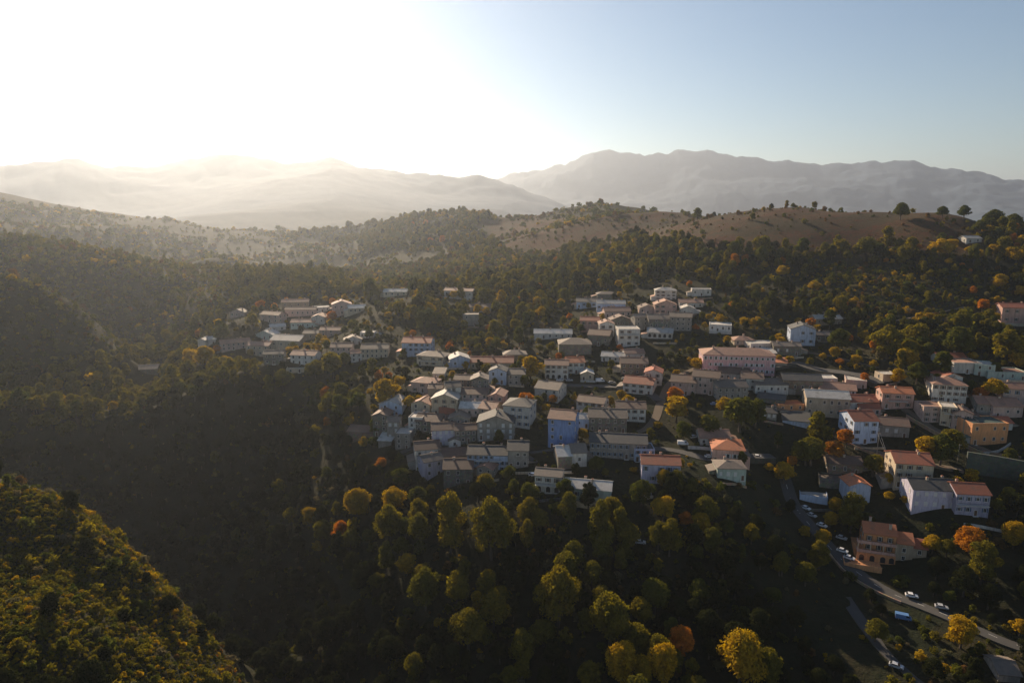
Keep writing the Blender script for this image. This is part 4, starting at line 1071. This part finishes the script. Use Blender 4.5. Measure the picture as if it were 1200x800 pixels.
ROADS = [
 ('road', [(560,447),(600,446),(640,450),(680,452),(720,453),(752,456),(775,470)], 6.5, 'grey street with parked cars beneath the white houses'),
 ('road', [(905,538),(918,560),(928,590),(945,612),(965,635),(985,655),(1010,675),(1040,694),(1075,708),(1120,726),(1180,752),(1260,780)], 5.4, 'winding lower road past the large orange house'),
 ('road', [(700,520),(745,524),(790,527),(830,537),(870,537),(905,538)], 6.0, 'middle road running to the orange hip roof'),
 ('road', [(895,432),(930,426),(960,434),(1000,440),(1035,452)], 9.0, 'broad asphalt court right of the pink palace'),
 ('path', [(1060,480),(1082,494),(1105,508),(1130,517),(1160,531)], 4.0, 'lane along the foot of the right cluster'),
 ('path', [(985,512),(1003,522),(1030,530),(1052,536),(1085,543),(1128,550)], 3.5, 'sunlit lane above the cream three storey house'),
 ('path', [(990,700),(1010,730),(1035,760),(1062,785),(1090,812)], 4.0, 'narrow dark lane at the bottom'),
 ('path', [(840,420),(790,445),(775,470),(760,500),(700,520)], 4.0, 'lane through the middle of the village'),
 ('path', [(470,532),(500,520),(540,530),(600,532),(640,528),(700,520)], 3.5, 'alley winding through the crowded centre'),
 ('path', [(945,360),(985,372),(1020,378),(1070,372),(1130,360)], 3.0, 'track across the scrubby slope'),
 ('path', [(900,402),(940,412),(985,420),(1030,432)], 3.5, 'lane behind the white gabled villa'),
]
ROADPTS = []
for nm, pts, w0, lb in ROADS:
    ln = world_line(pts); 
    vs_ = sheet(nm, ln, w0, .12 if nm == 'road' else .09, [asph if nm == 'road' or 'dark' in lb or 'alley' in lb else dirt, bankm], label=lb, cat=nm)
    for p in ln[::2]: ROADMASK.append((p.x, p.y, w0 / 2 + 1.6))
    ROADPTS.append((ln, vs_))
linem = plain('road_paint', (.6, .6, .58))
vs_ = ROADPTS[1][1]; b_ = MB()
for i in range(0, len(vs_) // 2 - 2, 3):
    a0, a1, c0, c1 = [Vector(vs_[2*i+k]) for k in (0, 1, 2, 3)]
    m0, m1 = (a0 + a1) / 2, (c0 + c1) / 2; n = (a1 - a0).normalized() * .07; up = Vector((0, 0, .006))
    b_.face_block([m0 - n + up, m0 + n + up, m1 + n + up, m1 - n + up], [(0,1,2,3)][::1])
o = b_.build('road_marking', linem); tag(o, 'dashed white centre line of the lower road', 'road marking', kind='structure')

def stone_wall(name, pts, h_, t_, mat, label, cat='wall', down=1.5, off=0.0):
    ln = world_line(pts, 3.0); L = len(ln); b_ = MB(); rows = []
    for i, p in enumerate(ln):
        t = (ln[min(i+1, L-1)] - ln[max(i-1, 0)]).normalized(); n = Vector((-t.y, t.x)); p = p + n * off
        z = float(height(p.x, p.y)[0])
        a_, c_ = p + n * t_/2, p - n * t_/2
        rows.append([(a_.x, a_.y, z - down), (a_.x, a_.y, z + h_), (c_.x, c_.y, z + h_), (c_.x, c_.y, z - down)])
    vs = [q for r_ in rows for q in r_]; fs = []
    for i in range(L - 1):
        for k in range(4): fs.append((4*i+k, 4*i+(k+1)%4, 4*i+4+(k+1)%4, 4*i+4+k))
    fs += [(0,1,2,3), (4*L-1, 4*L-2, 4*L-3, 4*L-4)]
    b_.face_block(vs, fs); o = b_.build(name, mat); tag(o, label, cat, kind='thing'); return o
lime = stonework('wall_ochre', (.40, .28, .18), (.30, .21, .14)); gstone = stonework('wall_mossy', (.085, .10, .08), (.05, .065, .055))
stone_wall('retaining_wall', [(1131,553),(1150,556),(1175,560),(1205,566)], 8.5, 1.2, gstone, 'high mossy retaining wall under the green roofed orange house')
stone_wall('retaining_wall', [(1062,490),(1082,502),(1105,514),(1130,524),(1158,538)], 1.6, .6, lime, 'long ochre wall along the foot of the right cluster', off=0)
stone_wall('parapet_wall', [(975,650),(990,668),(1012,684),(1035,696),(1057,706)], .9, .5, lime, 'low lit parapet on the outer edge of the lower road', off=-1.2)
stone_wall('garden_wall', [(984,515),(1003,526),(1028,534),(1050,540)], 1.1, .5, lime, 'low sunlit garden wall below the white corner house')
stone_wall('garden_wall', [(1066,541),(1085,546),(1110,551),(1129,555)], 1.1, .5, lime, 'orange lit wall under the big yellow tree')
stone_wall('garden_wall', [(806,526),(825,527),(842,529)], 1.3, .4, WALL['white'], 'white wall beside the vans on the middle road')
stone_wall('garden_wall', [(905,478),(925,485),(941,487)], 1.4, .5, lime, 'ochre wall by the low orange brown house')
stone_wall('garden_wall', [(1152,533),(1170,530),(1184,521)], 1.0, .4, WALL['white'], 'pale wall end below the orange house with green roof')

WALLABLE = [h for h in HOUSES if h[5] > 420 and h[6] > 330]
rw = random.Random(5); rw.shuffle(WALLABLE); kw = 0
for hh in WALLABLE:
    if kw >= 34: break
    if hh[5] in (1037,): continue
    cx, cy = hh[1], hh[2]; t_ = rw.uniform(-.3, .3); L_ = hh[4] * rw.uniform(1.2, 1.8); off_ = hh[4] * rw.uniform(1.05, 1.3)
    q0 = Vector((cx - L_ * math.cos(t_) * .5, cy - off_)); q1 = Vector((cx + L_ * math.cos(t_) * .5, cy - off_ + L_ * math.sin(t_)))
    if any((h2 is not hh) and ((q0.lerp(q1, f_) - Vector((h2[1], h2[2]))).length < h2[4] * .95 + .8) for h2 in HOUSES for f_ in (0, .25, .5, .75, 1)): continue
    n_ = 5; b_ = MB(); vs = []; fs = []; tt = Vector((-(q1 - q0).y, (q1 - q0).x)).normalized() * .18
    for i in range(n_):
        p_ = q0.lerp(q1, i / (n_ - 1)); z_ = float(height(p_.x, p_.y)[0])
        for a_, zz_ in ((tt, -1), (tt, .95), (-tt, .95), (-tt, -1)): vs.append((p_.x + a_.x, p_.y + a_.y, z_ + zz_))
    for i in range(n_ - 1):
        for k in range(4): fs.append((4*i+k, 4*i+(k+1)%4, 4*i+4+(k+1)%4, 4*i+4+k))
    fs += [(0,1,2,3), (4*n_-1, 4*n_-2, 4*n_-3, 4*n_-4)]
    b_.face_block(vs, fs); o = b_.build('garden_wall', rw.choice([lime, WALL['white'], WALL['cream'], WALL['stone']])); kw += 1
    tag(o, 'low garden wall below the ' + hh[0], 'wall', kind='thing')
def pole(px, py, h_, label, arms=True, to=None):
    p = hit(px, py)
    root = empty('utility_pole', p); tag(root, label, 'utility pole')
    b_ = MB(); b_.tube((0, 0, -1), (0, 0, h_), .16, .10, 8); b_.build('pole', plain('pole_wood', (.34, .29, .23)), root)
    b_ = MB(); b_.box(-.9, .9, -.06, .06, h_ - .6, h_ - .48)
    for x in (-.8, 0, .8): b_.tube((x, 0, h_ - .48), (x, 0, h_ - .28), .05, .04, 6)
    b_.build('crossarm', plain('crossarm', (.3, .26, .2)), root)
    if to is not None:
        q = hit(*to[:2]) + Vector((0, 0, to[2])) - p; a_ = Vector((0, 0, h_ - .3)); b_ = MB()
        for dx in (-.5, .5):
            for k in range(8):
                s0, s1 = k / 8, (k + 1) / 8
                f = lambda s: a_.lerp(q, s) + Vector((dx * (1 - s), 0, -1.2 * 4 * s * (1 - s)))
                b_.tube(f(s0), f(s1), .05, .05, 4, cap=False)
        b_.build('wire', plain('wire_grey', (.4, .4, .38)), root)
    ROADMASK.append((p.x, p.y, 2.0)); return root
pole(1027, 536, 11, 'tall pale pole with wires before the white corner house', to=(1048, 572, 7))
pole(1122, 541, 7.5, 'pale pole in the shade beside the mossy retaining wall')
pole(1092, 462, 9, 'pole with sloping wire near the white house with many windows', to=(1098, 470, 5))
pole(978, 415, 7, 'short white post standing on the asphalt court')
pole(1183, 368, 8, 'thin pole left of the pink white villa')

# ------------------------------------------------------------------ vehicles
def paint(name, c):
    m, nt_, b_ = new_mat(name); b_.inputs['Base Color'].default_value = (*c, 1); b_.inputs['Roughness'].default_value = .3
    b_.inputs['Coat Weight'].default_value = .6; return m
PAINT = {'white': paint('paint_white', (.75, .76, .78)), 'silver': paint('paint_silver', (.42, .44, .47)), 'blue': paint('paint_blue', (.10, .22, .45)), 'dark': paint('paint_dark', (.04, .045, .055)), 'grey': paint('paint_grey', (.20, .21, .23))}
tyre = plain('tyre', (.02, .02, .02), .9); rim = plain('rim', (.45, .45, .46), .35, .8)
lampm = plain('lamp_glass', (.8, .8, .75), .2); tailm = plain('tail_lamp', (.4, .02, .02), .3)
def car_meshes(van):
    out = {}
    if van:
        prof = [(-2.5,.35),(2.5,.35),(2.5,1.0),(2.15,1.15),(1.6,2.0),(-2.45,2.1),(-2.5,1.9)]; wg = .95
        gl = [(2.02,1.2),(1.56,1.92),(.75,1.95),(.75,1.2)]
    else:
        prof = [(-2.05,.32),(2.05,.32),(2.12,.62),(1.95,.85),(1.0,.98),(.35,1.42),(-1.15,1.46),(-1.85,1.0),(-2.1,.9)]; wg = .86
        gl = [(.88,1.0),(.3,1.37),(-1.12,1.40),(-1.66,1.02)]
    b_ = MB(); b_.prism(prof, -wg, wg, 'y'); me_ = b_.mesh('body', [PAINT['white']]); out['body'] = (me_, prof, wg)
    b_ = MB(); b_.prism(gl, -wg - .01, wg + .01, 'y')
    if van: b_.prism([(2.13,1.2),(1.62,1.97),(1.66,1.99),(2.18,1.2)], -wg + .1, wg - .1, 'y')
    else:
        b_.prism([(.96,1.0),(.36,1.40),(.40,1.43),(1.02,1.0)], -wg + .1, wg - .1, 'y'); b_.prism([(-1.78,1.07),(-1.2,1.43),(-1.24,1.46),(-1.84,1.06)], -wg + .1, wg - .1, 'y')
    out['windows'] = b_.mesh('windows', [glass_m])
    b_ = MB(); b_.tube((0, -.11, 0), (0, .11, 0), .33, .33, 14, 0); b_.tube((0, -.125, 0), (0, .125, 0), .19, .19, 10, 1); out['wheel'] = b_.mesh('wheel', [tyre, rim])
    b_ = MB(); b_.box(-.04, .04, -.16, .16, -.08, .08); out['lamp'] = b_.mesh('headlight', [lampm]); b_ = MB(); b_.box(-.04, .04, -.12, .12, -.1, .1); out['tail'] = b_.mesh('tail_light', [tailm])
    return out
CARM = {False: car_meshes(False), True: car_meshes(True)}
BODY = {}
def body_mesh(van, colr):
    if (van, colr) not in BODY:
        m_ = CARM[van]['body'][0].copy(); m_.materials.clear(); m_.materials.append(PAINT[colr]); BODY[van, colr] = m_
    return BODY[van, colr]
def car(px, py, ang, colr, label, van=False, lift=.22):
    p = hit(px, py); M_ = CARM[van]; z = p.z + lift
    e = .8; hx = [float(height(p.x + e*math.cos(R(ang))*k, p.y + e*math.sin(R(ang))*k)[0]) for k in (-1, 1)]
    root = empty('parked_van' if van else 'parked_car', (p.x, p.y, max(z, max(hx) + .12)), R(ang))
    tag(root, label, 'van' if van else 'car', 'vehicles parked along the roads')
    part('body', body_mesh(van, colr), root, (0, 0, 0)); part('windows', M_['windows'], root, (0, 0, 0))
    L = 1.55 if van else 1.3; wg = M_['body'][2]
    for sx_ in (-1, 1):
        for sy_ in (-1, 1): part('wheel', M_['wheel'], root, (L * sx_, (wg - .08) * sy_, .33))
    fx = 2.5 if van else 2.08
    for sy_ in (-1, 1): part('headlight', M_['lamp'], root, (fx - .02, .6 * sy_, .72)); part('tail_light', M_['tail'], root, (-fx + (.0 if van else .0), .66 * sy_, .8))
    root.scale = (.9, .9, .9)
    ROADMASK.append((p.x, p.y, 3.2)); HRECT.append((px - 8, px + 8, py - 7, py + 1, math.hypot(p.x, p.y) - 1))
car(703,448,5,'white','white van on the street beneath the white houses',True)
car(717,450,2,'grey','grey car right behind the white van on the street')
car(656,447,178,'white','white car parked before the white three storey house')
car(667,447,4,'silver','silver car between the white three storey house and the small garage')
car(800,522,-5,'white','white van at the left end of the white wall',True)
car(813,514,25,'silver','silver car left of the faded pink roof')
car(831,537,10,'silver','silver car at the left foot of the orange hip roof')
car(888,537,-8,'white','white car alone on the middle road right of the orange hip roof')
car(944,598,-55,'white','white car on the bend below the flat white blue house')
car(951,606,-55,'silver','silver car second on the bend of the lower road')
car(963,618,-50,'white','white car third on the bend of the lower road')
car(986,632,-40,'silver','silver car on the terrace before the large orange house')
car(987,648,-42,'white','small white car left of the large white car by the orange house')
car(995,656,-40,'white','large white car parked beneath the large orange house')
car(1068,700,-20,'white','white car alone on the dark lower road')
car(1103,713,-22,'silver','silver car farther down the dark lower road')
car(1050,783,-35,'silver','pale car on the narrow lane at the bottom')
car(1058,726,-22,'blue','blue van in the dark below the road',True)
car(837,475,10,'blue','blue car beside the blue grey house')
car(750,638,-10,'silver','silver car in the dark meadow below the village')
car(741,634,160,'grey','grey car left of the silver car in the dark meadow')
car(576,603,5,'white','white car by the dark trees under the crowded centre')
car(625,559,0,'white','white car left of the white house with arches')
# ------------------------------------------------------------------ trees that are things of their own
NAMED = [  # px, py of the crown's middle, crown width in px, colour
 (622,432,31,'y'),(418,590,38,'y'),(462,586,34,'y'),(399,622,20,'r'),(457,614,36,'o'),(492,618,28,'o'),(528,618,48,'o'),(576,616,54,'o'),(364,605,24,'y'),(372,640,14,'y'),
 (499,688,38,'o'),(535,688,34,'o'),(560,704,20,'y'),(579,712,36,'o'),(611,757,36,'o'),(654,697,54,'o'),(714,721,54,'o'),(777,594,36,'y'),(825,597,35,'o'),(630,608,28,'o'),(652,598,20,'g'),
 (618,629,24,'o'),(702,620,40,'o'),(726,615,26,'o'),(706,640,30,'o'),(771,627,26,'o'),(880,623,20,'o'),(913,659,22,'o'),(771,758,34,'o'),(796,752,34,'r'),(729,791,42,'y'),(777,793,40,'y'),
 (752,797,30,'y'),(810,782,20,'o'),(866,796,60,'y'),(898,798,40,'o'),(849,778,10,'o'),(959,652,32,'o'),(942,622,16,'y'),(962,630,22,'y'),(916,660,22,'o'),(1092,636,26,'y'),(1136,630,38,'r'),
 (1148,662,46,'o'),(1125,740,40,'y'),(1107,783,14,'y'),(1194,735,22,'y'),(1025,737,30,'o'),(950,529,34,'o'),(991,513,22,'r'),(977,528,26,'r'),(955,503,32,'o'),(1040,562,16,'y'),(1022,544,30,'o'),
 (997,604,42,'o'),(977,592,20,'y'),(972,608,20,'y'),(1085,527,34,'y'),(1101,527,38,'g'),(1115,516,30,'o'),(1137,557,20,'y'),(1120,564,18,'y'),(1167,591,20,'o'),(921,551,14,'y'),(1042,580,14,'y'),(1060,585,12,'y'),
 (617,470,27,'r'),(648,468,14,'r'),(640,477,12,'y'),(673,465,10,'y'),(715,470,13,'y'),(728,463,14,'y'),(736,469,18,'y'),(792,478,34,'y'),(789,464,22,'r'),(771,498,12,'y'),(803,500,11,'y'),
 (848,475,26,'y'),(826,490,11,'y'),(820,448,14,'y'),(918,553,28,'y'),(944,528,34,'o'),(867,483,46,'g'),(885,487,30,'g'),(814,565,11,'y'),(901,548,12,'y'),
 (646,407,16,'o'),(655,418,10,'r'),(797,419,9,'y'),(807,422,9,'y'),(818,427,19,'y'),(833,427,12,'y'),(821,447,11,'y'),(792,436,9,'y'),(857,357,9,'r'),(830,371,9,'y'),(844,374,12,'y'),(873,377,14,'y'),
 (736,339,16,'o'),(673,379,14,'o'),(886,378,9,'y'),(897,381,9,'y'),(929,388,16,'y'),(916,399,11,'y'),(950,378,12,'r'),(957,384,11,'y'),(912,420,10,'y'),(924,421,12,'y'),(949,424,12,'o'),(964,417,10,'y'),
 (978,414,16,'y'),(1004,421,14,'y'),(982,399,28,'g'),(972,376,20,'g'),(905,398,10,'g'),(1005,421,12,'y'),(1023,426,12,'y'),(1039,401,40,'o'),(1074,394,32,'o'),(1120,402,38,'g'),(1125,376,30,'o'),
 (1151,358,18,'r'),(1165,364,14,'y'),(1179,406,40,'o'),(1167,386,20,'o'),(1196,423,24,'y'),(1051,441,20,'y'),(1074,437,26,'g'),(1104,430,28,'g'),(1097,444,16,'o'),(1162,455,30,'y'),(1150,462,18,'r'),
 (1013,393,16,'y'),(1013,442,14,'r'),(1055,248,20,'g'),(1104,249,14,'g'),(1129,249,16,'g'),(1163,258,24,'g'),(1186,262,22,'g'),(1148,266,20,'g'),(1174,268,20,'o'),(817,251,14,'g'),(1013,291,30,'o'),(1040,281,22,'o'),
 (893,288,24,'o'),(917,318,18,'y'),(955,363,22,'g'),(1100,291,28,'y'),(1190,298,24,'y'),(1170,331,20,'y'),(226,417,24,'y'),(240,419,28,'y'),(265,423,18,'y'),(222,432,22,'o'),(254,430,24,'o'),
 (452,460,34,'y'),(469,446,16,'y'),(480,471,20,'y'),(492,467,11,'y'),(447,542,17,'r'),(505,571,12,'y'),(566,563,18,'r'),(462,577,20,'y'),(436,433,20,'o'),(450,452,12,'y'),(530,439,11,'y'),
 (390,371,14,'r'),(382,400,11,'y'),(360,414,10,'r'),(332,445,26,'o'),(316,452,20,'o'),(390,426,34,'o'),(404,421,16,'g'),(296,376,20,'o'),(260,391,20,'g'),(370,433,24,'o'),(680,397,9,'o'),
 (1100,463,12,'o'),(1066,405,20,'g'),(1140,300,20,'g'),(1065,295,24,'o'),(985,290,20,'o'),(940,290,22,'g'),(860,294,22,'g'),(240,370,16,'o'),(590,440,9,'y'),(632,565,16,'g'),
 (1015,610,20,'g'),(1165,432,16,'g'),(935,452,10,'g'),(830,498,30,'g'),(800,505,24,'g'),(690,470,12,'g'),(420,470,26,'g'),(400,480,28,'g'),(440,500,20,'g'),(470,560,26,'g'),(490,580,22,'g'),
]
COLW = {'d': 'blackish green', 'g': 'dark green', 'o': 'olive gold', 'y': 'golden yellow', 'r': 'orange'}
TREE_XY = []; TREE_N = 0
def region(px, py, r):
    if py < 262: return 'on the skyline ridge'
    if px < 230 and py > 540 and r < 230: return 'on the near left hill'
    if px < 420 and py > 440: return 'on the dark wooded slope left below the village'
    if py > 640 and px < 560: return 'in the gorge at the bottom left'
    if py > 640 and px < 930: return 'in the dark gorge below the village'
    if py > 640: return 'in the dark below the lower road'
    if py < 335: return 'in the wood above the village'
    if py < 400 and px > 860: return 'on the scrubby slope upper right'
    return 'in the dark belt under the village'
def tree_label(px, py, w, ck, x, y):
    size = 'small' if w < 5.5 else 'medium' if w < 9 else 'large' if w < 13 else 'very large'
    best, bd = None, 1e9
    for h in HOUSES:
        d = math.hypot(px - h[5], (py - h[6]) * 1.3)
        if d < bd: bd, best = d, h
    if bd < 44:
        dx, dy = px - best[5], py - best[6]
        rel = ('right of' if dx > 0 else 'left of') if abs(dx) > abs(dy) * 1.1 else ('in front of' if dy > 0 else 'behind')
        return '%s %s tree %s the %s' % (size, COLW[ck], rel, best[0])
    return '%s %s tree %s' % (size, COLW[ck], region(px, py, math.hypot(x, y)))
LABELCOUNT = {}
def add_tree(x, y, z, w, ck, near, px, py, zs=None, var=None):
    global TREE_N
    vs_ = TREES[ck, 'near' if near else 'mid']; cm, tm = vs_[(var if var is not None else rnd.randrange(len(vs_))) % len(vs_)]
    s = w / 10.0; hs = s * rnd.uniform(.85, 1.15) if zs is None else s * zs
    nm = {'d': 'evergreen_tree', 'g': 'green_tree', 'o': 'olive_gold_tree', 'y': 'golden_tree', 'r': 'orange_tree'}[ck]
    root = empty(nm, (x, y, z), rnd.uniform(0, 6.28)); root.scale = (s, s, hs)
    lb = tree_label(px, py, w, ck, x, y); LABELCOUNT.setdefault(lb, []).append(root)
    tag(root, lb, 'tree')
    c_ = bpy.data.objects.new('crown', cm); link(c_, root); t_ = bpy.data.objects.new('trunk', tm); link(t_, root)
    TREE_XY.append((x, y, w / 2)); TREE_N += 1
for k, (px, py, wpx, ck) in enumerate(NAMED):
    hpx = wpx * (.72 if py > 610 and px < 940 else .5)
    p = hit(px, min(py + hpx, 806))
    if p is None:
        p = hit(px, py + hpx + 4)
        if p is None: print('tree off', px, py); continue
    s = scale_at(p); w = wpx / s * 1.06
    if w < 3.2: w = 3.2
    deep = py > 610 and px < 940
    add_tree(p.x, p.y, p.z - .2, w, ck, p.length < 310 and w > 6, px, py, 1.3 if deep else .92 if (px, py) != (399, 622) else 2.0)
W_ = build_wood(TREE_XY)
order = np.argsort(-(W_['w'] * FPX / W_['zc']) * ((W_['px'] > 5) & (W_['px'] < 1195) & (W_['py'] < 812) & (W_['py'] > 250)))
# of the free trees the ones that show largest become things of their own
vis_ok = []
def seen(i):
    x, y, z = W_['x'][i], W_['y'][i], W_['z'][i] + W_['w'][i] * .9
    t = np.linspace(.15, .97, 60); g = height(x * t, y * t); return bool((g < z * t - 1).all())
cnt = 0; take = np.zeros(len(W_['x']), bool)
for i in order:
    if TREE_N + 0 >= 298: break
    if W_['px'][i] < 0 or W_['px'][i] > 1200 or W_['py'][i] > 815: continue
    if not seen(i): continue
    take[i] = True
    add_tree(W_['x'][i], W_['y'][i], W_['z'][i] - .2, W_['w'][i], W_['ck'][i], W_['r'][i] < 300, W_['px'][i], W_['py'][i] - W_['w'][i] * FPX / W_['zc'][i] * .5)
for lb, rs_ in LABELCOUNT.items():
    if len(rs_) > 1:
        for r_ in rs_: r_['group'] = lb.replace(' tree ', ' trees ', 1)
print('trees', TREE_N, 'labels', len(LABELCOUNT))
keys = sorted(TREES); srcs = []; base_i = {}
for k in keys:
    base_i[k] = len(srcs)
    for p in TREES[k]: srcs.append(joined(p))
m_ = ~take; n = int(m_.sum()); idx = np.zeros(n, int)
for i, (c_, r_) in enumerate(zip(W_['ck'][m_], W_['r'][m_])):
    k = (c_, 'near' if r_ < 290 else 'mid'); idx[i] = base_i[k] + nr.randint(len(TREES[k]))
s = W_['w'][m_] / 10
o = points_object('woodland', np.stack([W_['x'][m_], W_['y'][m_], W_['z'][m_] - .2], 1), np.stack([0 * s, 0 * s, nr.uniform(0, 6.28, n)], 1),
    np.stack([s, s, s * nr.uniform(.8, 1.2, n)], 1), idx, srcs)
tag(o, 'dense autumn woodland of green and gold trees over the hills', 'woodland', kind='stuff')
print('wood', n)
build_scrub(None)
